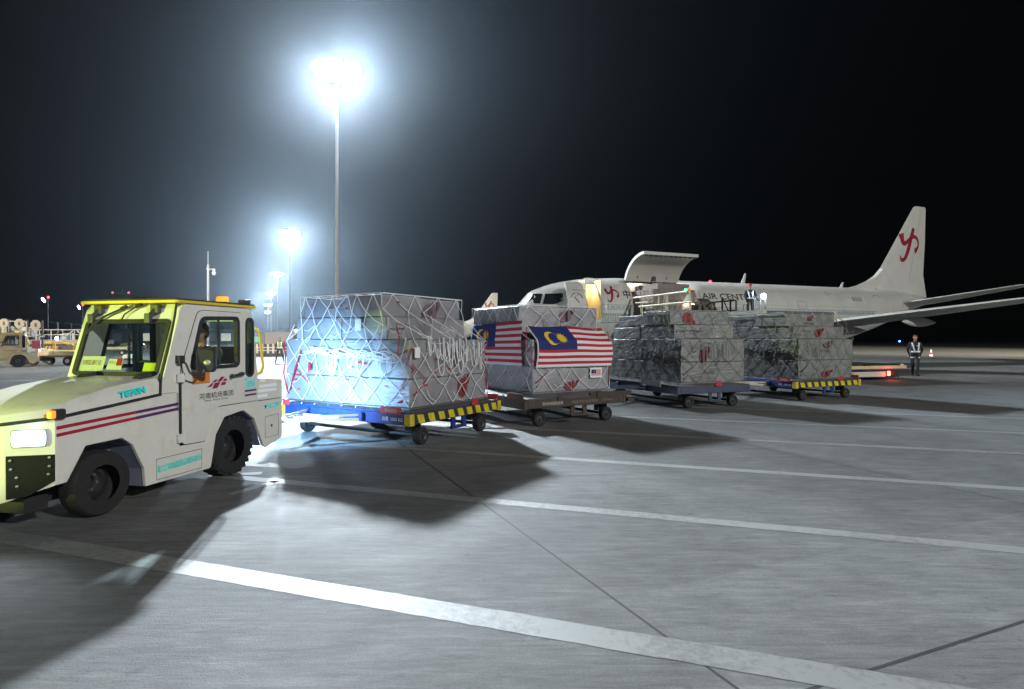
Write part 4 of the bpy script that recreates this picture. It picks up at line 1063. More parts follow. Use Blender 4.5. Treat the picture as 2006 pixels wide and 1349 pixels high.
for q in range(16):  # red prints and red reflections of the film, painted as flat patches
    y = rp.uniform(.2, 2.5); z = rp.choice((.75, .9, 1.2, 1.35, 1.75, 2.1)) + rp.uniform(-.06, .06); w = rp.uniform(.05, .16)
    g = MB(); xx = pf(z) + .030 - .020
    g.add([(xx, y, z), (xx, y + w, z + .01), (xx, y + w * .8, z + .035), (xx, y + w * .1, z + .03)], [(0, 1, 2, 3)]); g.build('red_glint_print', mat('red_glint_print', (.42, .03, .05), .4), c1, recalc=False)
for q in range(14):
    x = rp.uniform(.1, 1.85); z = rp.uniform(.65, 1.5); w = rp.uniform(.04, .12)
    g = MB(); g.add([(x, -.016, z), (x + w, -.016, z + .008), (x + w * .8, -.016, z + .03), (x + w * .1, -.016, z + .025)], [(0, 1, 2, 3)]); g.build('red_glint_print', mat('red_glint_print', (.42, .03, .05), .4), c1, recalc=False)
# ---- second load, draped with flags
U2 = (.85, .53)
dolly((.215, 10.48), U2, 2.42, 2.75, 'rust', 'rusty brown pallet dolly under the cargo that carries the two flags')
T2 = [(0, 1.93, 0, 2.5, .547, 1.06), (0.0, 1.93, 0.015, 2.5, 1.062, 1.58), (.04, 1.08, .56, 2.5, 1.582, 2.27), (1.09, 2.1, .58, 2.5, 1.582, 2.27)]
c2, pf2, ps2, uy2, lz2 = cargo((.40, 11.57), U2, 1.93, 2.5, T2, 'pale grey wrapped cargo draped with two striped flags', 'silver', 12, M_net)
kite(faceside(.54, 1.25, 2.09), c2, M_logo2, .44, .30); kite(faceside(-.018, .95, .66), c2, M_logo, .42, .22); text('MASkargo', frame((1.35, .54, 1.90), (-1, 0, 0), (0, 0, -1)), M_print, c2, 'printed_text', h=.055)
# ---- third load
U3 = (.92, .39)
dolly((3.72, 13.40), U3, 2.15, 3.22, 'slate', 'dull blue grey pallet dolly under the third netted cargo of the train')
T3 = [(0, 1.97, 0, 3.2, .547, 1.04), (0.0, 1.97, 0.0, 1.6, 1.042, 1.60), (.02, 1.95, 1.61, 3.18, 1.042, 1.60), (.05, 1.92, .32, 1.7, 1.602, 1.95), (.04, 1.92, 1.71, 3.0, 1.602, 1.92), (.03, 1.88, .46, 1.6, 1.952, 2.30), (.06, 1.88, 1.61, 2.77, 1.952, 2.23)]
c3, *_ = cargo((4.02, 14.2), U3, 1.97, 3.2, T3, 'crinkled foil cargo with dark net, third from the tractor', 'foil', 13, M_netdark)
kite(faceside(.445, .62, 2.10), c3, mat('red_print', (.26, .02, .03), .5), .42, .36, -1); text('MASkargo', frame((.72, .305, 1.80), (-1, 0, 0), (0, 0, -1)), M_print, c3, 'printed_text', h=.09); kite(faceside(-.018, .72, 1.22), c3, M_logo, .36, .40); text('MASkargo', frame((.85, -.018, .78), (-1, 0, 0), (0, 0, -1)), M_print, c3, 'printed_text', h=.08); text('MASkargo', frame((.80, -.018, 1.50), (-1, 0, 0), (0, 0, -1)), M_print, c3, 'printed_text', h=.06)
# ---- fourth load
U4 = (.90, .44)
dolly((7.22, 15.15), U4, 2.55, 2.65, 'blue', 'blue and yellow pallet dolly at the tail of the train, right end')
T4 = [(0, 2.15, 0, 2.5, .547, 1.04), (0.0, 2.16, 0.0, 2.5, 1.042, 1.60), (.05, 2.08, .20, 2.5, 1.602, 1.94), (.03, 2.0, .43, 1.4, 1.942, 2.29), (.06, 1.98, 1.41, 2.5, 1.942, 2.27)]
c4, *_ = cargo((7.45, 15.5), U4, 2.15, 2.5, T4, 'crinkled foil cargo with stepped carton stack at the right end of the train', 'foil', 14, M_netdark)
kite(faceside(.415, 1.0, 2.16), c4, M_logo, .28, .16); text('MASkargo', frame((.95, .415, 2.02), (1, 0, 0), (0, 0, 1)), M_print, c4, 'printed_text', h=.08); kite(faceside(.185, 1.05, 1.78), c4, M_logo, .42, .26); text('MASkargo', frame((1.05, -.018, 1.28), (1, 0, 0), (0, 0, 1)), M_print, c4, 'printed_text', h=.08); kite(faceside(-.018, 1.15, 1.45), c4, M_logo2, .42, .22); kite(faceside(-.018, 1.1, .68), c4, M_logo, .5, .22)

# ---- flags
F_red = mat('flag_red', (.42, .014, .03), .8, bump=.15, bscale=200); F_white = mat('flag_white', (.72, .70, .74), .8, bump=.15, bscale=200)
F_blue = mat('flag_blue', (.008, .018, .13), .8); F_yel = mat('flag_yellow', (.75, .52, .02), .8)
def flag(S, n, label, w_hem=True):
    """S(a, c, o): a 0..1 along the fly, c 0..1 up the hoist, o lift off the cloth."""
    f = MB(); N = 40
    for k in range(14):
        for s in range(2):
            c0 = (k + s * .5) / 14; c1 = (k + s * .5 + .5) / 14
            for i in range(N):
                a0 = i / N; a1 = (i + 1) / N
                canton = k >= 6 and a1 <= .5 + 1e-6
                m = 2 if canton else (1 if k % 2 == 0 else 0)
                f.add([S(a0, c0, 0), S(a1, c0, 0), S(a1, c1, 0), S(a0, c1, 0)], [(0, 1, 2, 3)], m)
    o = f.build(n, [F_red, F_white, F_blue], None, smooth=80, recalc=False)
    bm = bmesh.new(); bm.from_mesh(o.data); bmesh.ops.remove_doubles(bm, verts=bm.verts, dist=.0008); bm.to_mesh(o.data); bm.free()
    sd = o.modifiers.new('cloth', 'SOLIDIFY'); sd.thickness = .004; sd.offset = 0
    def charge(pts, nm):
        g = MB(); tr = tessellate_polygon([[V((a, c, 0)) for a, c in pts]])
        bm = bmesh.new(); vs = [bm.verts.new((a, c, 0)) for a, c in pts]
        for q in tr:
            try: bm.faces.new([vs[i] for i in q])
            except ValueError: pass
        bmesh.ops.subdivide_edges(bm, edges=bm.edges, cuts=3, use_grid_fill=True)
        for v in bm.verts: v.co = S(v.co.x, v.co.y, .007)
        me = bpy.data.meshes.new(nm); bm.to_mesh(me); bm.free(); me.materials.append(F_yel)
        q = bpy.data.objects.new(nm, me); COL.objects.link(q); q.parent = o
    cx, cy, r = .205, .715, .165; ar = 2.0
    out = [(cx + r / ar * math.cos(R(t)), cy + r * math.sin(R(t))) for t in range(42, 319, 9)]
    inn = [(cx + .032 + r * .82 / ar * math.cos(R(t)), cy + r * .82 * math.sin(R(t))) for t in range(312, 47, -9)]
    charge(out + inn, 'crescent')
    sx, sy = .325, .715; st = []
    for i in range(28):
        q = (.135 if i % 2 == 0 else .075); t = R(90 + 360 * i / 28); st.append((sx + q / ar * math.cos(t), sy + q * math.sin(t)))
    charge(st, 'star')
    return o
def cloth(p, a, c, amp, ph): return amp * (math.sin(7 * a + ph + 2 * c) * .5 + math.sin(23 * a + 9 * c + 3 * math.sin(5 * a)) * .16 + math.sin(31 * c - 6 * a + ph) * .10 + math.sin(17 * a - 5 * c + ph) * .25 + math.sin(11 * c + ph * 2) * .25)
def S_side(a, c, o):
    z = lerp(1.03, 1.85, c); y = ps2(z) - .035 - o + cloth(0, a, c, .018, .6)
    x = lerp(.06, 1.96, a) + .02 * math.sin(5 * c) + lerp(0, .04, c)
    return c2.matrix_basis @ V((x, y, z - .02 * a * c - .015 * math.sin(9 * a) * c))
def S_front(a, c, o):
    z = lerp(1.05, 1.90 + .06 * a, c); x = pf2(z) - .035 - o + cloth(0, a, c, .022, 2.1)
    y = lerp(2.38, .30, a) + .05 * (c - .5)
    return c2.matrix_basis @ V((x - .0, y, z))
bpy.context.view_layer.update()
fl = flag(S_side, 'flag', 'striped flag on side')
tag(fl, 'red and white striped flag with whole yellow crescent and star, hung over the cargo side', 'flag', 'flags draped on the cargo')
fl2 = flag(S_front, 'flag', 'striped flag on front')
tag(fl2, 'red and white striped flag partly hidden behind the cargo nearest the tractor', 'flag', 'flags draped on the cargo')
g = MB(); g.tube([S_side(-.004, q / 12, .004) for q in range(13)], .014, 6); g.build('hoist_tape', F_white, fl)
# paper print of the flag stuck on the lower carton
def S_paper(a, c, o): return c2.matrix_basis @ V((lerp(1.43, 1.68, a), -.046 - o * .3, lerp(.83, .96, c)))
g = MB(); g.add([c2.matrix_basis @ V(p) for p in ((1.40, -.043, .79), (1.71, -.043, .79), (1.71, -.043, 1.0), (1.40, -.043, 1.0), (1.40, -.040, .79), (1.71, -.040, .79), (1.71, -.040, 1.0), (1.40, -.040, 1.0))], [(0, 1, 2, 3), (7, 6, 5, 4), (0, 4, 5, 1), (1, 5, 6, 2), (2, 6, 7, 3), (3, 7, 4, 0)])
pp = g.build('flag_sticker', mat('paper', (.75, .75, .72), .7))
tag(pp, 'small white sticker printed with a tiny flag, low on the pale cargo', 'sticker')
g = MB()
for k in range(14):
    for i in range(2):
        m = 2 if (k >= 6 and i == 0) else (1 if k % 2 == 0 else 0)
        g.add([S_paper(i / 2, k / 14, 0), S_paper(i / 2 + .5, k / 14, 0), S_paper(i / 2 + .5, (k + 1) / 14, 0), S_paper(i / 2, (k + 1) / 14, 0)], [(0, 1, 2, 3)], m)
g.build('printed_flag', [F_red, F_white, F_blue], pp, recalc=False)
g = MB(); g.ell(S_paper(.3, .72, .006), (.012, .012, .016), 10, 6); g.build('printed_star', F_yel, pp)
# ================================================================== the freighter aircraft (x aft from the nose, -y port side)
A_ROT = R(21.2); A_POS = (-.70, 31.0, 0)
M_air = mat('aircraft_white', (.56, .56, .53), .32, noise=.09, nscale=1.1, coat=.3)
M_airg = mat('aircraft_grey', (.50, .50, .48), .4, noise=.06, nscale=1)
M_airin = mat('hold_lining', (.55, .53, .49), .6, noise=.08, nscale=2)
M_bay = mat('door_lining', (.50, .47, .43), .55, noise=.10, nscale=1.2)
FUS = [  # x, top, bottom, half width, z of the widest point
    (0.0, 2.47, 2.43, .02, 2.45), (.12, 2.74, 2.22, .24, 2.45), (.30, 2.92, 2.05, .42, 2.46), (.60, 3.14, 1.84, .65, 2.48), (.95, 3.36, 1.66, .88, 2.52), (1.243, 3.54, 1.54, 1.03, 2.56),
    (1.745, 4.09, 1.38, 1.25, 2.65), (2.336, 4.36, 1.26, 1.46, 2.76), (3.085, 4.60, 1.16, 1.66, 2.86), (3.97, 4.78, 1.10, 1.79, 2.95), (4.945, 4.92, 1.07, 1.86, 3.02), (5.95, 4.99, 1.06, 1.88, 3.05),
    (7.0, 5.04, 1.06, 1.88, 3.07), (20.0, 5.06, 1.06, 1.88, 3.07), (21.5, 5.06, 1.12, 1.87, 3.08), (23.0, 5.06, 1.33, 1.82, 3.14), (24.8, 5.07, 1.75, 1.68, 3.32), (26.5, 5.06, 2.22, 1.45, 3.58), (28.2, 5.02, 2.75, 1.13, 3.85), (29.8, 4.93, 3.28, .78, 4.10), (31.0, 4.82, 3.68, .50, 4.26), (32.0, 4.66, 3.98, .26, 4.34), (32.4, 4.52, 4.16, .12, 4.34)]
def fsec(x):
    x = max(0, min(32.4, x))
    for i in range(len(FUS) - 1):
        if FUS[i][0] <= x <= FUS[i + 1][0]:
            a, b = FUS[i], FUS[i + 1]; t = (x - a[0]) / (b[0] - a[0])
            if i >= 1 and i + 2 < len(FUS) and b[0] - a[0] < 3:   # Catmull-Rom on neighbours
                p, q = FUS[i - 1], FUS[i + 2]; r = []
                for k in range(1, 5):
                    m0 = (b[k] - p[k]) / (b[0] - p[0]) * (b[0] - a[0]); m1 = (q[k] - a[k]) / (q[0] - a[0]) * (b[0] - a[0])
                    r.append((2 * t ** 3 - 3 * t * t + 1) * a[k] + (t ** 3 - 2 * t * t + t) * m0 + (-2 * t ** 3 + 3 * t * t) * b[k] + (t ** 3 - t * t) * m1)
                return r
            return [lerp(a[k], b[k], t) for k in range(1, 5)]
def fpt(x, ph, off=0.0):
    """ph: 0 port horizontal, 90 crown, 180 starboard, 270 keel."""
    top, bot, hw, zm = fsec(x); c = math.cos(R(ph)); s = math.sin(R(ph))
    return V((x, -(hw + off) * c, zm + ((top - zm) if s > 0 else (zm - bot)) * s + off * s))
def fz(x, z, off=.008, side=-1):
    top, bot, hw, zm = fsec(x); q = (z - zm) / ((top - zm) if z > zm else (zm - bot)); q = max(-.999, min(.999, q))
    return V((x, side * (hw * math.sqrt(1 - q * q) + off), z + off * q))
def phz(x, z):
    top, bot, hw, zm = fsec(x); return math.degrees(math.asin((z - zm) / ((top - zm) if z > zm else (zm - bot))))
plane = thing('cargo_aircraft', 'white freighter aircraft with raised cargo door and red ribbon emblem on its tall fin', 'aircraft', A_POS, A_ROT, 'parked freighter aircraft')
CD = (7.0, 10.45, -9.0, 64.0); ED = (4.26, 5.0)
xs = sorted(set([q[0] for q in FUS] + [.05, .2, .45, .78, 1.1, 1.5, 2.0, 2.7, 3.5, 4.26, 4.6, 5.0, 5.4, 6.5, CD[0], 7.86, 8.72, 9.58, CD[1], 12, 14, 16, 18, 22.2, 24, 25.6, 27.3, 29, 30.4]))
phs = sorted(set([-90 + 7.5 * i for i in range(48)] + [CD[2], CD[3], -12.0, 54.0]))
phs = [p for p in phs if p < 270]
f = MB(); n = len(phs)
f.v = [fpt(x, p) for x in xs for p in phs]
for i in range(len(xs) - 1):
    for k in range(n):
        a, b = phs[k], phs[(k + 1) % n] if k + 1 < n else 270
        if xs[i] >= CD[0] - 1e-6 and xs[i + 1] <= CD[1] + 1e-6 and a >= CD[2] - 1e-6 and b <= CD[3] + 1e-6: continue
        if xs[i] >= ED[0] - 1e-6 and xs[i + 1] <= ED[1] + 1e-6 and a >= -12 - 1e-6 and b <= 54 + 1e-6: continue
        k2 = (k + 1) % n
        f.f.append([i * n + k, i * n + k2, (i + 1) * n + k2, (i + 1) * n + k]); f.m.append(0)
f.f.append([len(f.v) - n + k for k in range(n)]); f.m.append(0)
fus = f.build('fuselage', M_air, plane, smooth=50, recalc=False)
sd = fus.modifiers.new('skin', 'SOLIDIFY'); sd.thickness = .06; sd.offset = 1 if fus.data.polygons[200].normal.dot(fus.data.polygons[200].center - V((fus.data.polygons[200].center.x, 0, 3.07))) < 0 else -1
# wing-to-body fairing
f = MB(); L = []
for x, w, zb, zt in ((10.3, .3, 1.05, 1.3), (11.2, 1.55, .92, 1.75), (13, 2.0, .86, 2.1), (17, 2.0, .86, 2.1), (19.2, 1.6, .93, 1.8), (20.6, .3, 1.05, 1.3)):
    L.append([(x, w * math.cos(R(a)), lerp(zb, zt, .5) + (zt - zb) / 2 * math.sin(R(a))) for a in range(0, 360, 18)])
f.loft(L); f.build('belly_fairing', M_airg, plane, smooth=50)
# ---- open cargo door: the cut-out patch swung up about its upper edge
hx = fpt(8.7, CD[3]); hinge = V((0, hx.y, hx.z)); rot = Matrix.Rotation(R(98), 4, 'X')
f = MB(); nx, npn = 6, 14
def dpt(x, p, off):
    q = fpt(x, p, off); q = V((0, q.y, q.z)) - hinge; q = rot.inverted() @ q; return V((x, 0, 0)) + hinge + q + V((0, -.05, .03))
for off, m in ((.0, 0), (-.16, 1)):
    b0 = len(f.v)
    f.v += [dpt(lerp(CD[0], CD[1], i / nx), lerp(CD[2], CD[3], k / npn), off) for i in range(nx + 1) for k in range(npn + 1)]
    for i in range(nx):
        for k in range(npn):
            f.f.append([b0 + i * (npn + 1) + k, b0 + i * (npn + 1) + k + 1, b0 + (i + 1) * (npn + 1) + k + 1, b0 + (i + 1) * (npn + 1) + k]); f.m.append(m)
N1 = (nx + 1) * (npn + 1)
rim = [i * (npn + 1) for i in range(nx + 1)] + [nx * (npn + 1) + k for k in range(1, npn + 1)] + [i * (npn + 1) + npn for i in range(nx - 1, -1, -1)] + [k for k in range(npn - 1, 0, -1)]
for i in range(len(rim)):
    a, b = rim[i], rim[(i + 1) % len(rim)]; f.f.append([a, b, N1 + b, N1 + a]); f.m.append(0)
cdoor = f.build('cargo_door', [M_air, M_bay], plane, smooth=40)
f = MB()
for k in range(11):
    p = dpt(lerp(CD[0] + .25, CD[1] - .15, k / 10), CD[2] + 4, -.17); f.box(p.x - .09, p.x + .09, p.y - .05, p.y + .05, p.z - .06, p.z + .03)
    if k in (0, 10): continue
lt = f.build('latch_row', M_dark, cdoor); lt['kind'] = 'stuff'
f = MB(); p = dpt(8.75, 58, -.17); f.box(p.x - .12, p.x + .12, p.y - .06, p.y + .06, p.z - .16, p.z + .10); f.build('actuator_housing', M_dark, cdoor)
for x in (7.7, 8.75, 9.6):
    f = MB(); a = dpt(x, 55, -.17); b = fpt(x, 66, -.2); f.tube([a, (a + b) / 2 + V((0, -.1, .05)), b], .035, 6); f.build('door_hinge', M_dark, cdoor)
p = dpt(7.65, 6, -.175); f = MB(); f.box(p.x - .22, p.x + .22, p.y - .02, p.y + .02, p.z - .03, p.z + .03); f.build('placard', mat('pale_green', (.35, .42, .35), .6), cdoor)
# ---- hold: lining, floor, sill, lamps
f = MB()
for i in range(10):
    a, b = CD[3] + 2 + (180 - CD[3]) * i / 10, CD[3] + 2 + (180 - CD[3]) * (i + 1) / 10
    f.add([fpt(6.5, a, -.16), fpt(11, a, -.16), fpt(11, b, -.16), fpt(6.5, b, -.16)], [(0, 1, 2, 3)])
for x in (6.5, 11.0):
    f.add([V((x, 0, 3.0))] + [fpt(x, a, -.16) for a in range(-10, 190, 10)], [(0, i, i + 1) for i in range(1, 20)])
f.build('hold_lining', M_airin, plane, smooth=40)
f = MB(); f.box(6.4, 11.1, -1.78, 1.78, 2.60, 2.72); f.build('hold_floor', M_deck, plane)
f = MB(); f.box(CD[0] + .05, CD[1] - .05, -1.93, -1.80, 2.63, 2.75); f.build('door_sill', M_steel, plane)
for x in (7.25, 7.75, 8.35, 9.35):
    f = MB(); p = fpt(x, 78, -.19); w = .12 if x == 7.75 else .05; f.box(p.x - w, p.x + w, p.y - .04, p.y + .04, p.z - .06, p.z - .03); f.build('hold_lamp', emis('hold_lamp', (1, .97, .9), 14.0), plane)
hl = lamp('hold_light', 'POINT', (8.4, .1, 4.55), 90, (1.0, .9, .8), .15); hl.parent = plane
# ---- forward entry door swung open, lit galley behind
f = MB()
def ed(x, z, o=0): return V((x, -2.34 + .42 * max(0, (z - 3.3) / 1.25) ** 2 - o, z))
ol = rrect(2.86, 3.84, 2.62, 4.54, .17, 6)
f.v = []; f.f = []
cols = 8; zs = [2.62 + 1.92 * k / 14 for k in range(15)]
def xr(z):
    e = max(0, z - 4.37, 2.79 - z); c = .17 - math.sqrt(max(0, .17 ** 2 - e * e)); return 2.86 + c, 3.84 - c
for o in (0, -.11):
    for z in zs:
        a0, a1 = xr(z)
        for i in range(cols + 1): f.v.append(ed(lerp(a0, a1, i / cols), z, o))
n1 = (cols + 1) * 15
for b0 in (0, n1):
    for k in range(14):
        for i in range(cols): f.f.append([b0 + k * (cols + 1) + i, b0 + k * (cols + 1) + i + 1, b0 + (k + 1) * (cols + 1) + i + 1, b0 + (k + 1) * (cols + 1) + i])
rm = list(range(cols + 1)) + [k * (cols + 1) + cols for k in range(1, 15)] + [14 * (cols + 1) + i for i in range(cols - 1, -1, -1)] + [k * (cols + 1) for k in range(13, 0, -1)]
for i in range(len(rm)): f.f.append([rm[i], rm[(i + 1) % len(rm)], n1 + rm[(i + 1) % len(rm)], n1 + rm[i]])
f.m = [0] * len(f.f)
edoor = f.build('entry_door', M_air, plane, smooth=40)
f = MB(); f.tube([ed(3.36 + .34 * math.cos(R(q)), 3.60 + .34 * math.sin(R(q)), .01) for q in range(15, 166, 10)], .016, 5); f.build('arrow_arc', M_ink, edoor)
f = MB(); f.tube([ed(3.24, 3.74, .02), ed(3.50, 3.46, .02)], .03, 6); f.build('door_handle', M_steel, edoor)
f = MB(); f.ell(ed(3.36, 3.86, .01), (.08, .02, .08), 14, 8); f.build('door_window', M_steel, edoor)
f = MB(); f.tube([ed(3.15, 4.10, .01), ed(3.65, 4.10, .01)], .016, 4); f.build('door_marking', M_ink, edoor)
for z in (3.0, 4.2):
    f = MB(); f.tube([ed(3.75, z, -.1), fz(4.35, z, -.05)], .035, 6); f.build('hinge_arm', M_steel, edoor)
M_galley = mat('galley_cream', (.72, .62, .36), .5, noise=.1, nscale=3)
f = MB(); f.box(4.1, 5.2, -.55, -.50, 2.66, 4.75); f.box(5.06, 5.1, -1.72, -.56, 2.66, 4.72); f.box(4.16, 4.2, -1.72, -.56, 2.66, 4.72); f.box(4.16, 5.1, -1.76, -.5, 2.56, 2.64); f.build('galley', M_galley, plane)
f = MB(); f.box(4.30, 4.52, -.62, -.56, 3.95, 4.45); f.box(4.56, 4.68, -.63, -.56, 3.4, 3.8); f.build('galley_fittings', mat('amber_trim', (.42, .24, .06), .3), plane)
gl = lamp('galley_light', 'POINT', (4.65, -1.05, 4.3), 34, (1.0, .88, .62), .12); gl.parent = plane
f = MB(); f.tube([fz(4.24, 2.68, .01), fz(4.24, 4.5, .01)], .02, 4); f.tube([fz(5.02, 2.68, .01), fz(5.02, 3.6, .01), fz(5.02, 4.5, .01)], .03, 4); f.build('door_frame', M_galley, plane)
# ---- cockpit glazing, laid on the nose (both sides)
M_cock = mat('cockpit_glass', (.012, .014, .017), .08, coat=.6)
for sgn in (-1, 1):
    def cp(x, z): return fz(x, z, .010, sgn)
    for poly in (((1.26, 3.50), (1.30, 3.30), (1.50, 3.33), (1.76, 3.43), (2.05, 3.62), (2.00, 3.86), (1.78, 3.97)), ):
        pass
    def pane(rows, nm):
        g = MB(); P = []
        for (xa, za, xb, zb) in rows:
            P.append([cp(lerp(xa, xb, t / 6), lerp(za, zb, t / 6)) for t in range(7)])
        for i in range(len(P) - 1):
            for k in range(6): g.add([P[i][k], P[i][k + 1], P[i + 1][k + 1], P[i + 1][k]], [(0, 1, 2, 3)])
        g.build(nm, M_cock, plane, smooth=60)
    pane([(1.42, 3.55, 1.74, 3.98), (1.64, 3.46, 1.92, 3.99), (1.86, 3.44, 2.12, 3.97)], 'windshield')
    pane([(1.97, 3.42, 2.24, 3.97), (2.45, 3.40, 2.62, 3.98), (2.60, 3.42, 2.98, 3.99), (3.02, 3.60, 3.08, 3.98)], 'side_window')
# ---- fin with dorsal fillet, tailplane, wings
def foil(chord, thick, n=10):
    up = []
    for i in range(n + 1):
        t = i / n; yt = 5 * thick * (.2969 * math.sqrt(t) - .126 * t - .3516 * t * t + .2843 * t ** 3 - .1015 * t ** 4); up.append((t * chord, yt * chord))
    return up + [(x, -y) for x, y in reversed(up[1:-1])]
def surf(sections, nm, m, vertical=False):
    """sections: (x_le, span, z, chord, t/c)"""
    g = MB(); L = []
    for x, y, z, c, t in sections:
        L.append([(x + a, b + y, z) if vertical else (x + a, y, z + b) for a, b in foil(c, t)])
    g.loft(L); return g.build(nm, m, plane, smooth=35)
fin = surf([(27.55, 0, 4.6, 5.1, .10), (27.75, 0, 6.27, 4.55, .10), (29.4, 0, 8.5, 3.05, .10), (31.2, 0, 10.95, 1.32, .10), (31.45, 0, 11.06, .95, .06)], 'fin', M_air, True)
g = MB(); L = []
for x, z, w in ((24.6, 5.02, .02), (25.6, 5.23, .06), (26.6, 5.58, .12), (27.4, 6.02, .18), (28.0, 6.55, .2)):
    L.append([(x, -w, z - .9 if x > 25 else z - .15), (x, -w * .8, z - .12), (x, 0, z), (x, w * .8, z - .12), (x, w, z - .9 if x > 25 else z - .15)])
g.loft(L); g.build('dorsal_fillet', M_air, plane, smooth=40)
for s in (-1, 1):
    surf([(28.3, s * .3, 3.98, 3.3, .10), (29.0, s * 1.2, 4.12, 2.9, .10), (31.9, s * 6.1, 4.95, 1.35, .09), (32.2, s * 6.35, 4.98, .9, .07)], 'tailplane', M_airg)
    surf([(11.4, s * 1.2, 1.72, 6.9, .13), (12.0, s * 1.9, 1.80, 6.2, .13), (14.1, s * 5.0, 2.20, 4.0, .12), (19.0, s * 13.6, 3.36, 1.75, .11), (19.5, s * 14.3, 3.46, 1.2, .09)], 'wing', M_airg)
    for sp, z, L0 in ((3.4, 1.86, 2.3), (6.3, 2.26, 2.2), (9.4, 2.62, 1.8)):
        xe = {3.4: 17.6, 6.3: 17.9, 9.4: 18.8}[sp]; g = MB()
        g.loft([[(xe - L0 + L0 * 1.35 * k / 8, s * sp + .17 * w * math.cos(R(a)), z - .16 - .04 * k / 8 + .24 * w * math.sin(R(a))) for a in range(0, 360, 30)] for k, w in enumerate((.05, .55, .85, 1, 1, .9, .7, .42, .05))]); g.build('flap_fairing', M_airg, plane, smooth=50)
    g = MB(); prof = [(.0, 3.4), (.45, 3.1), (.72, 2.2), (.86, 1.2), (.90, .5), (.84, .0), (.72, .05), (.66, .6)]
    Mx = Matrix.Translation((9.6, s * 4.9, 1.45)) @ Matrix.Rotation(R(90), 4, 'Y'); g.lathe(prof, 28, 0, Mx); nac = g.build('engine', M_air, plane, smooth=40)
    g = MB(); g.lathe([(.67, .62), (.2, .6), (.0, .3)], 24, 0, Mx); g.build('engine_fan', M_dark, nac, smooth=30)
    g = MB(); g.prism([(10.6, 2.2), (13.6, 2.35), (13.2, 1.9), (11.0, 2.0)], s * 4.9 - .12, s * 4.9 + .12, 'y'); g.build('engine_pylon', M_air, plane)
    g = MB(); g.tube([(16.2, s * 2.6, 1.9), (16.4, s * 2.6, .55)], .12, 10)
    lg = g.build('main_gear', M_steel, plane)
    for d in (-.3, .3):
        g = MB(); Mx = Matrix.Translation((16.4, s * 2.6 + d, .5)) @ Matrix.Rotation(R(90), 4, 'X'); g.lathe([(0, -.15), (.3, -.15), (.48, -.15), (.5, -.08), (.5, .08), (.48, .15), (.3, .15), (0, .15)], 24, 0, Mx); g.build('wheel', M_tyre, lg, smooth=40)
g = MB(); g.tube([(3.6, 0, 1.3), (3.5, 0, .4)], .09, 10); ng = g.build('nose_gear', M_steel, plane)
for d in (-.18, .18):
    g = MB(); Mx = Matrix.Translation((3.5, d, .34)) @ Matrix.Rotation(R(90), 4, 'X'); g.lathe([(0, -.1), (.2, -.1), (.32, -.1), (.34, -.05), (.34, .05), (.32, .1), (.2, .1), (0, .1)], 22, 0, Mx); g.build('wheel', M_tyre, ng, smooth=40)
# antennas and lights on the crown
for x, h in ((16.05, .62), (24.3, .36)):
    g = MB(); z = fsec(x)[0]; g.loft([[(x - .22, -.02, z - .05), (x, -.03, z - .05), (x + .12, 0, z - .05), (x, .03, z - .05), (x - .22, .02, z - .05)], [(x + .10, -.008, z + h), (x + .17, -.01, z + h), (x + .22, 0, z + h), (x + .17, .01, z + h), (x + .10, .008, z + h)]]); g.build('blade_antenna', M_air, plane)
g = MB(); g.ell((13.55, 0, 5.10), (.09, .07, .07), 10, 6); g.build('anti_collision_light', emis('anticoll_red', (1.0, .03, .06), 5.0), plane)
g = MB(); g.ell((5.3, 0, 4.95), (.35, .1, .06), 12, 6); g.build('antenna_fairing', M_air, plane, smooth=50)
# ---- markings
M_ribbon = mat('ribbon_red', (.26, .012, .03), .45)
M_patt = mat('blue_grey_pattern', (.17, .27, .33), .5); M_patt2 = mat('pale_pattern', (.36, .46, .50), .5)
def brush(pts, wid, mapf, g, sub=5):
    """ribbon stroke through pts (2-D, Catmull-Rom) with widths wid; mapped to the surface by mapf."""
    P = []; n = len(pts)
    for i in range(n - 1):
        p0 = V(pts[max(0, i - 1)]); p1 = V(pts[i]); p2 = V(pts[i + 1]); p3 = V(pts[min(n - 1, i + 2)])
        for k in range(sub + (1 if i == n - 2 else 0)):
            t = k / sub
            P.append((.5 * ((2 * p1) + (p2 - p0) * t + (2 * p0 - 5 * p1 + 4 * p2 - p3) * t * t + (3 * p1 - p0 - 3 * p2 + p3) * t ** 3), lerp(wid[i], wid[i + 1], t)))
    row = []
    for i, (p, w) in enumerate(P):
        d = (P[min(i + 1, len(P) - 1)][0] - P[max(i - 1, 0)][0]).normalized(); nn = V((-d.y, d.x)) * w / 2
        row.append((mapf(*(p + nn)), mapf(*(p - nn))))
    for i in range(len(row) - 1): g.add([row[i][0], row[i][1], row[i + 1][1], row[i + 1][0]], [(0, 1, 2, 3)])
def emblem(mapf, parent, nm):
    """ribbon emblem in a unit box (x right, y up)."""
    g = MB()
    brush([(.20, 1.0), (.10, .62), (-.02, .25), (-.10, -.12), (-.25, -.55), (-.50, -.92), (-.85, -.98), (-1.0, -.72)], [.30, .34, .38, .38, .34, .27, .22, .06], mapf, g)
    brush([(-1.0, .62), (-.88, .18), (-.62, .02), (-.28, .20), (.02, .40), (.40, .48), (.78, .36), (.98, .02), (.88, -.22), (.62, -.42)], [.40, .34, .28, .25, .27, .23, .18, .17, .25, .38], mapf, g)
    return g.build(nm, M_ribbon, parent, recalc=False)
def finmap(a, c):
    z = 8.30 + c * 1.16 ; x = 30.72 + a * .92 + (z - 8.3) * .16
    return V((x, -fin_half(x, z) - .012, z))
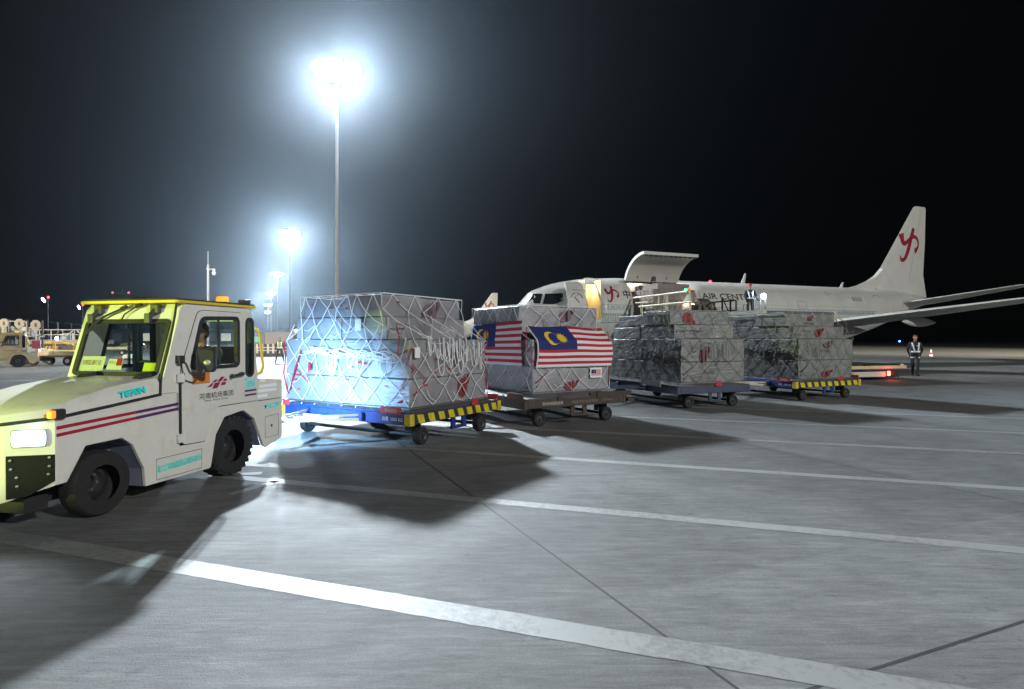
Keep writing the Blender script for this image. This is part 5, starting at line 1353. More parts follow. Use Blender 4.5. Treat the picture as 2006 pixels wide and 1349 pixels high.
def fin_half(x, z):
    S = [(27.75, 6.27, 4.55), (29.4, 8.5, 3.05), (31.2, 10.95, 1.32)]
    for i in range(2):
        if z <= S[i + 1][1] or i == 1:
            t = (z - S[i][1]) / (S[i + 1][1] - S[i][1]); xl = lerp(S[i][0], S[i + 1][0], t); c = lerp(S[i][2], S[i + 1][2], t); break
    t = max(0.0, min(1.0, (x - xl) / c))
    return 5 * .10 * c * (.2969 * math.sqrt(t) - .126 * t - .3516 * t * t + .2843 * t ** 3 - .1015 * t ** 4)
emblem(finmap, plane, 'fin_emblem')
emblem(lambda a, c: fz(5.83 + a * .36, 4.02 + c * .43, .010), plane, 'ribbon_emblem')
def ftext(s, x, z, h, w=None, bold=0): return text(s, Matrix(), mat('livery_ink', (.03, .03, .033), .5), plane, 'lettering', h=h, w=w, bold=bold, cuts=2, mapf=lambda a, c: fz(x + a, z + c, .010))
ftext('中', 6.68, 4.02, .46, .42, .02)
ftext('空', 10.98, 4.05, .44, .44, .02)
ftext('AIR CENTRAL', 13.72, 4.06, .36, 4.2, .012)
ftext('B-5137', 23.9, 4.17, .26, .85)
# patterned cheat line: scroll band and key-fret band
g = MB()
def quad(x0, x1, z0, z1, m=0):
    n = max(1, int((x1 - x0) / .6))
    for i in range(n):
        a, b = lerp(x0, x1, i / n), lerp(x0, x1, (i + 1) / n); g.add([fz(a, z0), fz(b, z0), fz(b, z1), fz(a, z1)], [(0, 1, 2, 3)], m)
for z0, z1 in ((3.40, 3.43), (3.15, 3.175)): quad(5.05, 6.95, z0, z1); quad(10.5, 25.5, z0, z1)
def scroll(x):
    sp = []
    for k in range(14):
        t = k / 13; r = .08 * (1 - .75 * t); a = R(200 - 420 * t); sp.append((x + .10 + r * math.cos(a), 3.285 + r * math.sin(a)))
    brush([(x - .08, 3.21), (x - .02, 3.22)] + sp, [.012] + [.035] * 14 + [.012], lambda a, c: fz(a, c, .009), g, 1)
    brush([(x + .17, 3.22), (x + .26, 3.30), (x + .20, 3.37)], [.05, .05, .02], lambda a, c: fz(a, c, .009), g, 3)
x = 5.2
while x < 25.2:
    if x < 6.7 or x > 10.7: scroll(x)
    x += .36
for z0, z1 in ((2.92, 2.96), (2.47, 2.51)): quad(5.05, 6.95, z0, z1); quad(10.5, 25.0, z0, z1)
def fret(x, w):
    t = .035
    for (a0, a1, c0, c1) in ((0, .08, 0, 1), (.08, .86, .90, 1), (.78, .86, .18, .90), (.30, .78, .18, .28), (.30, .38, .28, .68), (.38, .60, .58, .68), (.86, 1.0, 0, .09), (.08, .0, 0, 0)):
        if a1 > a0: quad(x + a0 * w, x + a1 * w, 2.53 + c0 * .37, 2.53 + c1 * .37)
x = 5.1
while x < 24.6:
    if x < 6.55 or x > 10.5: fret(x, .40)
    x += .44
pb = g.build('pattern_band', M_patt, plane, recalc=False)

M_seam = mat('panel_seam', (.36, .36, .345), .5)
for x in (5.45, 11.6, 13.4, 15.6, 17.8, 20.0, 22.4, 24.7, 26.9, 28.9):
    g = MB(); brush([(0, p) for p in range(-55, 100, 10)], [.9] * 16, lambda a, c, x=x: fpt(x + a * .02, c, .004), g, 1)
    g.v = []; g.f = []; g.m = []
    for p in range(-55, 95, 6): g.add([fpt(x, p, .004), fpt(x + .018, p, .004), fpt(x + .018, p + 6, .004), fpt(x, p + 6, .004)], [(0, 1, 2, 3)])
    g.build('panel_seam', M_seam, plane, recalc=False)
for z in (3.62, 4.72):
    g = MB()
    for i in range(30):
        xa = 10.7 + .5 * i; g.add([fz(xa, z, .005), fz(xa + .5, z, .005), fz(xa + .5, z + .014, .005), fz(xa, z + .014, .005)], [(0, 1, 2, 3)])
    g.build('panel_seam', M_seam, plane, recalc=False)
def outline(x0, x1, z0, z1, nm):
    g = MB(); rr = rrect(x0, x1, z0, z1, .12, 4); g.tube([fz(x, z, .002) for x, z in rr], .010, 4, closed=True); g.build(nm, MATS['seam_dark'], plane)
outline(25.6, 26.3, 3.0, 4.5, 'aft_service_door'); outline(12.1, 12.9, 2.95, 3.12, 'access_hatch'); outline(18.6, 19.3, 3.5, 3.9, 'access_hatch'); outline(21.3, 21.7, 4.4, 4.6, 'access_hatch')
g = MB()
for i in range(12):
    z = 5.6 + .45 * i; t = (z - 4.83) / (11.0 - 4.83); x = lerp(30.3, 32.02, t); x2 = lerp(30.3, 32.02, t + .073)
    g.add([V((x, -fin_half(x, z) - .01, z)), V((x + .03, -fin_half(x, z) - .01, z)), V((x2 + .03, -fin_half(x2, z + .45) - .01, z + .45)), V((x2, -fin_half(x2, z + .45) - .01, z + .45))], [(0, 1, 2, 3)])
g.build('rudder_seam', M_seam, plane, recalc=False)
# ================================================================== second aircraft far behind (same type), only its fin shows above the cargo
dup(plane, (-33.2, 108.6, 0), R(21.2), 'distant white aircraft whose fin with red emblem shows between the first two cargo loads', 'parked freighter aircraft',
    skip=('cargo_door', 'entry_door', 'hold_light', 'galley_light', 'hold_lamp'))
AM = Matrix.Translation(A_POS) @ Matrix.Rotation(A_ROT, 4, 'Z')
def AW(x, y, z=0): return AM @ V((x, y, z))
# ================================================================== main deck loader under the cargo door (x along its own length away from the aircraft)
lo = thing('cargo_loader', 'pale high deck loader with railings raised at the open aircraft cargo door', 'cargo loader', AW(8.75, -2.0), A_ROT - R(90))
M_lframe = mat('loader_paint', (.52, .50, .42), .5, noise=.15, nscale=3)
m = MB(); m.box(.02, 9.2, -1.75, 1.75, 2.52, 2.70); m.build('deck', M_deck, lo)
m = MB(); m.box(.0, 9.2, -1.92, -1.76, 2.36, 2.74); m.box(.0, 9.2, 1.76, 1.92, 2.36, 2.74); m.build('deck_frame', M_lframe, lo)
m = MB(); m.box(.6, 9.0, -1.4, 1.4, .55, .95); m.build('chassis', M_lframe, lo)
for s in (-1, 1):
    for a, b in (((1.0, .95), (5.0, 2.36)), ((5.0, .95), (1.0, 2.36)), ((4.4, .95), (8.6, 2.36)), ((8.6, .95), (4.4, 2.36))):
        m = MB(); m.tube([(a[0], s * (1.15 if a[0] < b[0] else 1.0), a[1]), (b[0], s * (1.15 if a[0] < b[0] else 1.0), b[1])], .11, 4); m.build('scissor_arm', M_lframe, lo)
    for x in (1.6, 7.8):
        m = MB(); Mx = Matrix.Translation((x, s * 1.45, .5)) @ Matrix.Rotation(R(90), 4, 'X'); m.lathe([(0, -.17), (.28, -.17), (.46, -.17), (.5, -.1), (.5, .1), (.46, .17), (.28, .17), (0, .17)], 24, 0, Mx); m.build('wheel', M_tyre, lo, smooth=40)
M_rail = mat('rail_paint', (.66, .64, .50), .45, noise=.1)
m = MB(); y = -1.86
m.tube([(.0, y, 3.80), (4.35, y, 3.80)], .05, 8); m.tube([(.5, y, 3.31), (4.75, y, 3.31)], .05, 8); m.tube([(.15, y, 3.52), (1.25, y, 3.50)], .04, 6)
for x in (2.75, 2.95): m.tube([(x, y, 2.6), (x, y, 3.80)], .045, 6)
m.tube([(2.25, y, 3.31), (2.25, y, 3.8)], .035, 6); m.tube([(.75, y, 2.7), (.75, y, 3.5)], .06, 6); m.tube([(4.7, y, 2.6), (4.7, y, 3.5), (4.62, y, 3.85)], .04, 6)
m.prism([(4.15, 3.30), (4.72, 3.30), (4.62, 3.66), (4.5, 3.66)], y - .03, y + .03, 'y'); m.build('handrail', M_rail, lo)
m = MB(); m.ell((4.36, y, 3.88), .06, 10, 7); m.build('green_lamp', emis('green_lamp', (.05, 1.0, .35), 10), lo)
gl = lamp('green_glow', 'POINT', (4.36, -2.0, 3.95), 4, (.1, 1.0, .4), .06); gl.parent = lo
m = MB(); m.cyl((4.62, y, 3.82), (4.62, y, 3.95), .07, .06); m.build('amber_lamp', emis('dim_amber', (.8, .16, .02), .5), lo)
# bridge machinery and rear guard rails, operator stand
m = MB()
for x in (1.3, 1.9, 2.5, 3.1, 3.5): m.tube([(x, 1.84, 2.7), (x, 1.84, 3.55 if x != 2.5 else 3.75)], .045, 6)
m.tube([(1.0, 1.84, 3.55), (3.5, 1.84, 3.55)], .04, 6); m.tube([(1.0, 1.84, 3.05), (3.5, 1.84, 3.05)], .035, 6); m.tube([(2.5, 1.84, 3.75), (2.9, 1.84, 3.1), (3.5, 1.84, 2.75)], .03, 6)
m.build('guard_rail', mat('dark_rail', (.09, .085, .08), .6), lo)
m = MB(); m.box(1.5, 2.6, .7, 1.55, 2.72, 3.05); m.prism([(1.55, 3.05), (2.4, 3.05), (2.2, 3.55), (1.9, 3.72)], .8, 1.4, 'y'); m.box(1.7, 2.3, .5, .7, 3.0, 3.4); m.tube([(2.3, 1.0, 3.3), (2.6, 1.1, 3.5), (2.7, 1.3, 3.1)], .05, 6)
m.build('drive_unit', mat('machine_brown', (.10, .085, .07), .6, noise=.3), lo)
m = MB(); m.ell((1.55, .62, 3.40), .075, 10, 7); m.ell((1.56, .78, 3.40), .06, 10, 7); m.build('work_lamp', emis('warm_lamp', (1, .85, .65), 9), lo)
wl = lamp('warm_lamp_light', 'POINT', (1.45, .5, 3.42), 12, (1, .85, .65), .07); wl.parent = lo
m = MB(); m.box(3.4, 5.3, 1.93, 2.95, 2.54, 2.60); m.build('catwalk', M_deck, lo)
m = MB(); m.tube([(3.85, 1.98, 2.6), (3.85, 1.98, 3.30), (3.90, 2.05, 3.36), (3.90, 2.45, 3.36)], .03, 6); m.tube([(3.85, 1.98, 2.95), (3.90, 2.45, 2.95)], .03, 6)
m.tube([(4.05, 2.5, 2.6), (4.05, 2.5, 3.62), (4.05, 2.6, 3.72), (4.05, 2.78, 3.72), (4.05, 2.88, 3.62), (4.05, 2.88, 2.6)], .035, 6); m.tube([(4.05, 2.5, 3.05), (4.05, 2.95, 3.05)], .035, 6); m.prism([(2.52, 2.6), (2.75, 2.6), (2.58, 2.95), (2.52, 2.95)], 4.04, 4.06, 'x')
m.build('operator_cage', M_steel, lo)
m = MB(); m.ell((4.62, 2.50, 3.70), .13, 12, 8); m.build('flood_lamp', emis('cold_lamp', (.75, .88, 1.0), 45), lo)
m = MB(); m.tube([(4.62, 2.62, 2.6), (4.62, 2.62, 3.60)], .03, 6); m.build('lamp_post', M_steel, lo)
cl = lamp('flood_lamp_light', 'POINT', (4.80, 2.5, 3.75), 14, (.7, .85, 1.0), .08); cl.parent = lo
# load waiting in the doorway
rnd = random.Random(21); T = [(.0, 2.35, 0, 3.0, .02, .9), (.02, 2.3, .0, 2.6, .902, 1.50), (.05, 2.2, .35, 2.3, 1.502, 1.80)]
cd = thing('netted_cargo', 'dull brown netted cargo on the raised loader in the aircraft doorway', 'air cargo', lo.matrix_basis @ V((-1.0, -1.52, 2.71)), A_ROT - R(90), 'netted cargo loads on the dollies')
F_brown = film('brown_film', (.20, .165, .145), .05, .6, .35, 2.5, .1)
for q in T: wrapped('wrapped_carton', *q[:5], q[5] - .004, F_brown, cd, rnd, .015)
g = MB()
for k in range(9):
    a = k * .36; g.tube([(2.37, a, .05), (2.37, min(3.0, a + .3), .85), (2.33, max(0, a - .1), 1.45)], .009, 4); g.tube([(2.37, a, .85), (2.37, max(0, a - .34), .05)], .009, 4)
for k in range(7): g.tube([(k * .36, -.02, .05), (k * .36 + .2, -.02, .9), (k * .36, -.02, 1.45)], .009, 4)
g.build('cargo_net', mat('brown_net', (.13, .11, .10), .8), cd)
m = MB(); m.box(-.04, 2.42, -.04, 3.05, 0, .018); m.build('pallet_base', MATS['pallet_aluminium'], cd)

# ================================================================== low transporter with a lit tail lamp behind the train
lt = thing('pallet_transporter', 'low flat transporter with blue deck and lit red tail lamp, right of last dolly', 'transporter', (11.6, 22.6, 0), R(17))
m = MB(); m.box(0, 4.3, 0, 2.6, .40, .52); m.build('deck', mat('deck_blue', (.10, .17, .42), .45, .3, noise=.25, nscale=2), lt)
m = MB(); m.box(-.02, 4.34, -.05, -.001, .44, .56); m.box(-.02, 4.34, 2.601, 2.65, .44, .56); m.build('edge_rail', mat('edge_cream', (.62, .52, .28), .5, noise=.15), lt)
for x in (.5, 1.55, 2.7):
    m = MB(); m.box(x, x + .8, .12, .5, .521, .60); m.build('guide_block', M_black, lt, bevel=.02)
m = MB(); m.box(.1, 4.0, -.02, 2.6, .10, .28); m.build('chassis', M_black, lt)
m = MB(); m.box(.0, 3.25, -.055, -.021, .13, .33); m.build('side_skirt', mat('skirt_grey', (.55, .53, .48), .5), lt)
m = MB(); m.box(4.0, 4.2, -.06, 2.62, .56, .62); m.build('end_stop', M_cream, lt)
for x in (.8, 2.2):
    for y in (.2, 2.4):
        m = MB(); Mx = Matrix.Translation((x, y, .18)) @ Matrix.Rotation(R(90), 4, 'X'); m.lathe([(0, -.08), (.1, -.08), (.17, -.08), (.18, -.04), (.18, .04), (.17, .08), (.1, .08), (0, .08)], 20, 0, Mx); m.build('wheel', M_tyre, lt, smooth=40)
m = MB(); m.box(3.28, 3.75, -.08, .02, .16, .35); tl = m.build('tail_lamp_housing', mat('lamp_maroon', (.12, .01, .02), .4), lt, bevel=.03)
m = MB(); m.box(3.30, 3.46, -.10, -.081, .17, .34); m.build('tail_lamp', emis('tail_red_hot', (1.0, .10, .05), 14), tl, bevel=.02)
rl = lamp('tail_lamp_light', 'POINT', (3.36, -.22, .24), 6, (1.0, .06, .06), .05); rl.parent = lt

# ================================================================== people on the apron
def standing(h, facing=(1, 0, 0), stance=.10, arms='down', lean=0.0, legs=None):
    """figure facing +x, feet on z = 0; h body height."""
    k = h / 1.75; d = MB()
    hips = {1: V((0, .095, .93)) * k, -1: V((0, -.095, .93)) * k}
    feet = legs or {1: V((.0, stance, .08)), -1: V((.0, -stance, .08))}
    for q in (1, -1):
        ft = V(feet[q]) * k; kn = (hips[q] + ft) / 2 + V((.03, q * .01, .02)) * k
        capsule(d, hips[q], kn, .092 * k, .068 * k); capsule(d, kn, ft, .066 * k, .045 * k)
        capsule(d, ft + V((-.03, 0, -.035)) * k, ft + V((.15, q * .03, -.042)) * k, .045 * k, .036 * k)
    capsule(d, V((0, -.07, .98)) * k, V((0, .07, .98)) * k, .115 * k, .115 * k)
    for q in (-1, 0, 1): capsule(d, V((0, q * .07, 1.0)) * k, V((-.01, q * .09, 1.36)) * k, .115 * k, .115 * k)
    capsule(d, V((-.01, -.15, 1.40)) * k, V((-.01, .15, 1.40)) * k, .075 * k, .075 * k)
    capsule(d, V((0, 0, 1.42)) * k, V((.01, 0, 1.54)) * k, .062 * k, .055 * k)
    for q in (1, -1):
        sh = V((-.01, q * .185, 1.40)) * k
        if arms == 'back': el = V((-.10, q * .27, 1.13)) * k; wr = V((-.12, q * .20, .90)) * k; hd = V((.25, -q * .3, -1)); pn = V((1, 0, 0))
        elif arms == 'rail': el = V((.10, q * .27, 1.16)) * k; wr = V((.30, q * .24, 1.04)) * k; hd = V((1, 0, -.1)); pn = V((0, 0, -1))
        else: el = V((-.02, q * .26, 1.13)) * k; wr = V((.05, q * .27, .88)) * k; hd = V((.15, 0, -1)); pn = V((0, -q, 0))
        capsule(d, sh, el, .062 * k, .048 * k); capsule(d, el, wr, .046 * k, .030 * k); hand(d, wr, hd, pn, .6, k)
    head(d, V((.02, 0, 1.655)) * k, facing, k)
    return d, k
def dress(root, bvh, k, front, hivis=False):
    m = M_tape
    w = .055 * k
    ribbon(bvh, [(-.13 * k, 1.44 * k), (-.02 * k, 1.04 * k)] if not hivis else [(-.12 * k, 1.44 * k), (-.10 * k, 1.10 * k)], w, m, root, 'reflective_tape', front)
    ribbon(bvh, [(.13 * k, 1.44 * k), (.10 * k, 1.04 * k)], w, m, root, 'reflective_tape', front)
    ribbon(bvh, [(-.17 * k, 1.05 * k), (.17 * k, 1.05 * k)], w * 1.1, m, root, 'reflective_tape', front, .012)
    ribbon(bvh, [(-.14 * k, 1.30 * k), (-.03 * k, 1.31 * k)], w * .6, m, root, 'reflective_tape', front, .011)
    ribbon(bvh, [(.04 * k, 1.31 * k), (.14 * k, 1.30 * k)], w * .6, m, root, 'reflective_tape', front, .011)
M_vest = mat('hivis_vest', (.35, .42, .06), .7)
def zone(k, vest=False):
    def z(p):
        q = p.z / k
        if q < .105: return 3
        if q > 1.50 and abs(p.y) < .12 * k: return 0
        if .68 < q < .875 and abs(p.y) > .215 * k: return 0
        if vest and 1.0 < q < 1.47 and abs(p.y) < .175 * k: return 4
        return 2 if q < .99 and abs(p.y) < .23 * k else 1
    return z
PM = [M_skin, M_uniform, M_trouser, M_shoe, M_vest]
def face_extras(root, k, hair=None):
    c = V((.02, 0, 1.655)) * k
    e = MB()
    for q in (-1, 1): e.ell(c + V((.083, q * .030, .010)) * k, V((.008, .011, .006)) * k, 8, 6)
    e.build('eyes', M_ink, root)
    if hair: h = MB(); h.ell(c + V((-.014, 0, .052)) * k, V((.098, .083, .078)) * k, 16, 10); h.ell(c + V((-.05, 0, .0)) * k, V((.062, .078, .075)) * k, 14, 9); h.build('hair', hair, root, smooth=60)
# man on the right, turned towards the camera, hands behind
d, k = standing(1.77, (1, .15, 0), .10, 'back', 0, {1: V((.06, .08, .08)), -1: V((-.16, -.07, .08))})
root, body, bv = person('person', 'man in black with a glowing white reflective harness standing right of the transporter', (d, PM), (17.72, 26.2, 0), R(-118), zone(k), .012, 'ground crew')
dress(root, bv, k, 1); ribbon(bv, [(-.17 * k, .80 * k), (-.05 * k, .80 * k)], .05, M_tape, root, 'reflective_tape'); ribbon(bv, [(.12 * k, .80 * k), (.16 * k, .80 * k)], .05, M_tape, root, 'reflective_tape')
face_extras(root, k, mat('thin_hair', (.10, .06, .04), .6))
# man on the left by the barrier, feet apart
d, k = standing(1.72, (1, 0, 0), .27, 'down')
root, body, bv = person('person', 'man in a yellow green vest standing with feet apart before the striped barrier', (d, PM), (-16.24, 41.68, 0), R(-70), zone(k, True), .012, 'ground crew')
dress(root, bv, k, 1, True); face_extras(root, k, M_hair)
# loader operator in a red cap
d, k = standing(1.72, (1, .3, -.2), .10, 'rail')
p = lo.matrix_basis @ V((3.95, 2.30, 2.60))
root, body, bv = person('person', 'loader operator in a red cap and reflective harness on the loader platform', (d, PM), p, R(-105), zone(k), .012, 'ground crew')
dress(root, bv, k, 1); face_extras(root, k)
h = MB(); c = V((.02, 0, 1.655)) * k; h.ell(c + V((-.01, 0, .065)), (.108, .092, .075), 18, 10); h.ell(c + V((.10, .03, .045)), (.07, .07, .012), 14, 6); h.build('red_cap', mat('cap_red', (.42, .01, .02), .6), root, smooth=60)

# ================================================================== traffic cone, taxiway lamp, barrier, camera pole
cn = thing('traffic_cone', 'orange and white traffic cone on the lit apron at the right', 'traffic cone', (39.06, 55.57, 0))
m = MB(); m.box(-.19, .19, -.19, .19, .0, .045); m.build('base', M_black, cn, bevel=.01)
m = MB(); m.lathe([(.155, .045), (.125, .24), (.125, .241), (.09, .42), (.09, .421), (.035, .68), (.03, .70), (0, .70)], 20, 0, None, None, [0, 0, 1, 1, 0, 0, 0]); m.build('cone_body', [mat('cone_white', (.78, .78, .78), .5), mat('cone_red', (.55, .05, .02), .5)], cn, smooth=40)
tl = thing('taxiway_lamp', 'small blue taxiway lamp glowing far out at the dark right horizon', 'taxiway lamp', (130, 200, 0))
m = MB(); m.cyl((0, 0, 0), (0, 0, .9), .12); m.build('stem', M_dark, tl)
m = MB(); m.ell((0, 0, 1.15), .30, 12, 8); m.build('lens', emis('taxi_blue', (.10, .40, 1.0), 7), tl, smooth=60)
for i in range(3):
    t = thing('barrier_wall', ['striped concrete barrier block nearest the tractor grab rail', 'striped concrete barrier block behind the man in the vest', 'striped concrete barrier block beside the netted cargo edge'][i], 'barrier', (-26.6 + 3.05 * i, 57.3, 0), 0, 'striped barriers across the apron')
    m = MB(); m.box(0, 3.0, -.15, .15, 0, 1.20); m.build('panel', mat('barrier_dark', (.035, .033, .032), .7, noise=.2), t)
    m = MB(); m.box(0, 3.0, -.24, .24, 0, .22); m.build('foot', M_black, t)
    for j in range(6):
        m = MB(); x = .06 + .5 * j; w = .20 if (i + j) % 3 else .26; m.box(x, x + w, -.158, -.151, .3, 1.12); m.build('white_stripe', mat('barrier_white', (.42, .38, .34), .7, noise=.2), t)
        m = MB(); m.box(x, x + w, -.17, -.151, 1.125, 1.19); m.build('yellow_reflector', mat('barrier_yellow', (.65, .38, .04), .4), t)
    for z in (.52, .80):
        m = MB(); m.box(.0, 3.0, -.150 - .009, -.150 - .0005, z, z + .10); m.build('cross_bar', mat('barrier_white', (.4, .36, .33), .7), t)
bv_ = thing('box_truck', 'grey box truck parked beyond the striped barrier', 'truck', (-27.8, 66, 0))
m = MB(); m.box(.9, 4.0, -1.1, 1.1, .75, 2.45); m.build('cargo_box', mat('box_grey', (.20, .18, .17), .6), bv_, bevel=.03)
m = MB(); m.prism([(-1.1, .6), (.85, .6), (.85, 2.1), (-.7, 2.1), (-1.0, 1.4)], -1.0, 1.0, 'y'); cb = m.build('cab', mat('cab_dark', (.10, .11, .13), .4), bv_, bevel=.04)
m = MB(); m.box(-.72, .5, -1.012, -1.001, 1.35, 1.95); m.build('side_window', emis('screen_teal', (.08, .35, .30), .35), cb)
for x in (-.3, 3.2):
    for s in (-1, 1):
        m = MB(); Mx = Matrix.Translation((x, s * .95, .42)) @ Matrix.Rotation(R(90), 4, 'X'); m.lathe([(0, -.12), (.25, -.12), (.4, -.12), (.42, -.06), (.42, .06), (.4, .12), (.25, .12), (0, .12)], 20, 0, Mx); m.build('wheel', M_tyre, bv_, smooth=40)
m = MB(); m.box(-1.0, 4.0, -.5, .5, .45, .62); m.build('chassis', M_black, bv_)
m = MB(); m.ell((3.9, 0, 2.60), .17, 12, 8); m.build('beacon', emis('beacon_lit', (1.0, .62, .15), 12), bv_, smooth=60)
def pole_cam():
    t = thing('camera_pole', 'tall pale camera pole with a dome camera arm rising behind the tractor roof', 'camera pole', (-27.5, 54.0, 0))
    m = MB(); m.tube([(0, 0, 0), (0, 0, 8.4)], .14, 10, r1=.09); m.tube([(0, 0, 8.4), (0, 0, 9.6)], .03, 6); m.ell((0, 0, 8.0), (.14, .14, .2), 10, 6); m.build('pole', M_steel, t, smooth=40)
    m = MB(); m.tube([(0, 0, 7.95), (.6, 0, 8.0)], .06, 8); m.build('arm', M_steel, t)
    m = MB(); m.cyl((.52, 0, 7.98), (.52, 0, 7.7), .12); m.ell((.52, 0, 7.62), (.17, .17, .19), 14, 9); m.build('dome_camera', mat('dome_white', (.6, .6, .58), .4), t, smooth=50)
pole_cam()
# ================================================================== the parked equipment on the far left
GS = 'ground vehicles parked on the far left'
skipt = ('headlight_beam', 'work_lamp_beam', 'orange_notice', 'emblem')
t2 = dup(trac, (-28.7, 34.6, 0), R(215), 'parked tow tractor cut by the left picture edge, purple stripe on its flank', GS, skip=skipt + ('headlight', 'headlight_bezel'))
t3 = dup(trac, (-52.6, 83.0, 0), R(176), 'small distant tractor seen through the windscreen of the near tractor', GS, skip=skipt + ('headlight',))
M_warmlit = mat('warm_lit_paint', (.46, .38, .22), .45, noise=.2, nscale=3); grime(M_warmlit, .4)  # white tractor coat with the warm light painted in as cream
def tint_warm(o):
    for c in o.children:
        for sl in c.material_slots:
            if sl.material == M_tin: sl.link = 'OBJECT'; sl.material = M_warmlit
        tint_warm(c)
tint_warm(t2); tint_warm(t3)
m = MB(); m.box(-1.02, -.62, -.9, -.3, 1.07, 1.55)
rb = m.build('red_box', mat('faded_red_box', (.32, .06, .09), .6)); tag(rb, 'faded red box standing behind the cab of the parked tractor', 'box'); rb.matrix_world = t2.matrix_basis.copy()

def trailer(loc, rz, L, label, rails=True):
    t = thing('equipment_trailer', label, 'trailer', loc, rz, 'flat trailers parked on the far left')
    m = MB(); m.box(0, L, -.8, .8, .78, .86); m.build('deck', mat('trailer_yellow', (.42, .30, .05), .5, noise=.3, nscale=3), t)
    m = MB(); m.box(0, L, -.83, -.79, .62, .88); m.box(0, L, .79, .83, .62, .88); m.box(.1, L - .1, -.5, .5, .5, .66); m.build('frame', mat('trailer_cream', (.50, .46, .30), .5, noise=.2, nscale=4), t)
    for x in (.55, L - .55):
        for s in (-1, 1):
            m = MB(); Mx = Matrix.Translation((x, s * .72, .28)) @ Matrix.Rotation(R(90), 4, 'X')
            m.lathe([(.13, -.09), (.26, -.09), (.28, -.05), (.28, .05), (.26, .09), (.13, .09)], 22, 0, Mx); w = m.build('wheel', M_tyre, t, smooth=40)
            m = MB(); m.lathe([(0, -.06), (.13, -.085)], 18, 0, Mx); m.lathe([(0, .06), (.13, .085)], 18, 0, Mx); m.build('rim', mat('pale_rim', (.45, .43, .38), .5), w)
        m = MB(); m.box(x - .2, x + .2, -.6, .6, .28, .52); m.build('axle', M_black, t)
    if rails:
        m = MB()
        for x in (L * .55, L * .93): m.tube([(x, -.75, .86), (x, -.75, 1.42)], .03, 6)
        m.tube([(L * .40, -.75, 1.42), (L * .70, -.75, 1.42), (L * .95, -.75, 1.15)], .03, 6); m.build('handrail', M_yellow, t)
    m = MB(); m.tube([(L, 0, .5), (L + .9, 0, .42)], .05, 6); m.build('tow_bar', M_black, t)
    m = MB(); m.box(.3, .8, -.5, .4, .87, 1.02); m.box(1.3, 1.6, -.6, -.1, .87, .98); m.build('chocks', M_cream, t)
    return t
trailer((-29.9, 37.2, 0), R(4), 3.1, 'yellow decked flat trailer behind the parked tractor, left')
trailer((-32.5, 40.2, 0), R(8), 3.6, 'yellow decked flat trailer half hidden behind the nearer yellow trailer')
trailer((-43.0, 61.0, 0), R(3), 4.0, 'long flat trailer glimpsed through the near tractor windscreen', False)
M_oct = mat('sign_back', (.30, .27, .24), .6, noise=.1)
def octo(px, Y, z, label, r=.35):
    x = (px - 1003) / 1168 * Y
    t = thing('octagonal_sign', label, 'sign', (x, Y, 0), R(random.Random(px).uniform(-6, 6)), 'octagonal sign backs on poles')
    m = MB(); m.tube([(0, 0.04, 0), (0, .04, z)], .055, 8); m.build('pole', mat('sign_pole', (.34, .33, .31), .5), t, smooth=40)
    m = MB(); m.prism([(r * math.cos(R(22.5 + 45 * i)), z + r * math.sin(R(22.5 + 45 * i))) for i in range(8)], -.02, .02, 'y'); m.build('sign_plate', M_oct, t, bevel=.006)
    m = MB(); m.box(-.05, .05, -.05, -.021, z - .12, z + .12); m.build('bracket', M_dark, t)
octo(8, 41.5, 2.73, 'octagonal sign back on a pole at the left picture edge')
octo(38, 41.0, 2.70, 'octagonal sign back on a pole, middle one of three in a row')
octo(70, 40.0, 2.58, 'octagonal sign back on a thick pole nearest the near tractor')
octo(203, 45.0, 2.40, 'octagonal sign back on a pole seen through the tractor windscreen', .30)
M_pl = mat('stand_paint', (.42, .40, .36), .55, noise=.2)
def stand(px, Y, w, z, label):
    x = (px - 1003) / 1168 * Y
    t = thing('access_stand', label, 'access stand', (x, Y, 0), 0, 'access stands parked on the far left')
    for sx in (-1, 1):
        for sy in (-1, 1):
            m = MB(); m.tube([(sx * w / 2, sy * .7, 0), (sx * w / 2, sy * .7, z)], .06, 6); m.build('leg', mat('stand_dark', (.04, .04, .045), .6), t)
    m = MB(); m.box(-w / 2 - .1, w / 2 + .1, -.8, .8, z - 1.25, z - 1.15); m.build('deck', M_pl, t)
    m = MB()
    for sx in (-1, 0, 1): m.tube([(sx * w / 2, -.78, z - 1.15), (sx * w / 2, -.78, z - .1)], .03, 6)
    m.tube([(-w / 2, -.78, z - .1), (w / 2 - .15, -.78, z - .1), (w / 2, -.78, z - .25)], .035, 6); m.tube([(-w / 2, -.78, z - .6), (w / 2, -.78, z - .6)], .03, 6); m.build('handrail', M_pl, t)
    m = MB(); m.box(-w * .3, w * .15, -.3, .4, z - 1.14, z - .5); m.box(w * .2, w * .45, -.2, .3, z - 1.14, z - .75); m.build('machine_box', M_pl, t, bevel=.03)
    m = MB(); m.box(-w / 2, w / 2, -.6, .6, .45, 1.05); m.build('base_box', mat('stand_white', (.50, .49, .46), .5, noise=.2), t, bevel=.02)
    return t
stand(14, 44, 1.2, 3.1, 'dark legged access stand between the left and middle octagonal signs')
stand(52, 44.5, 1.3, 3.05, 'access stand with pale rails between the middle and right octagonal signs')
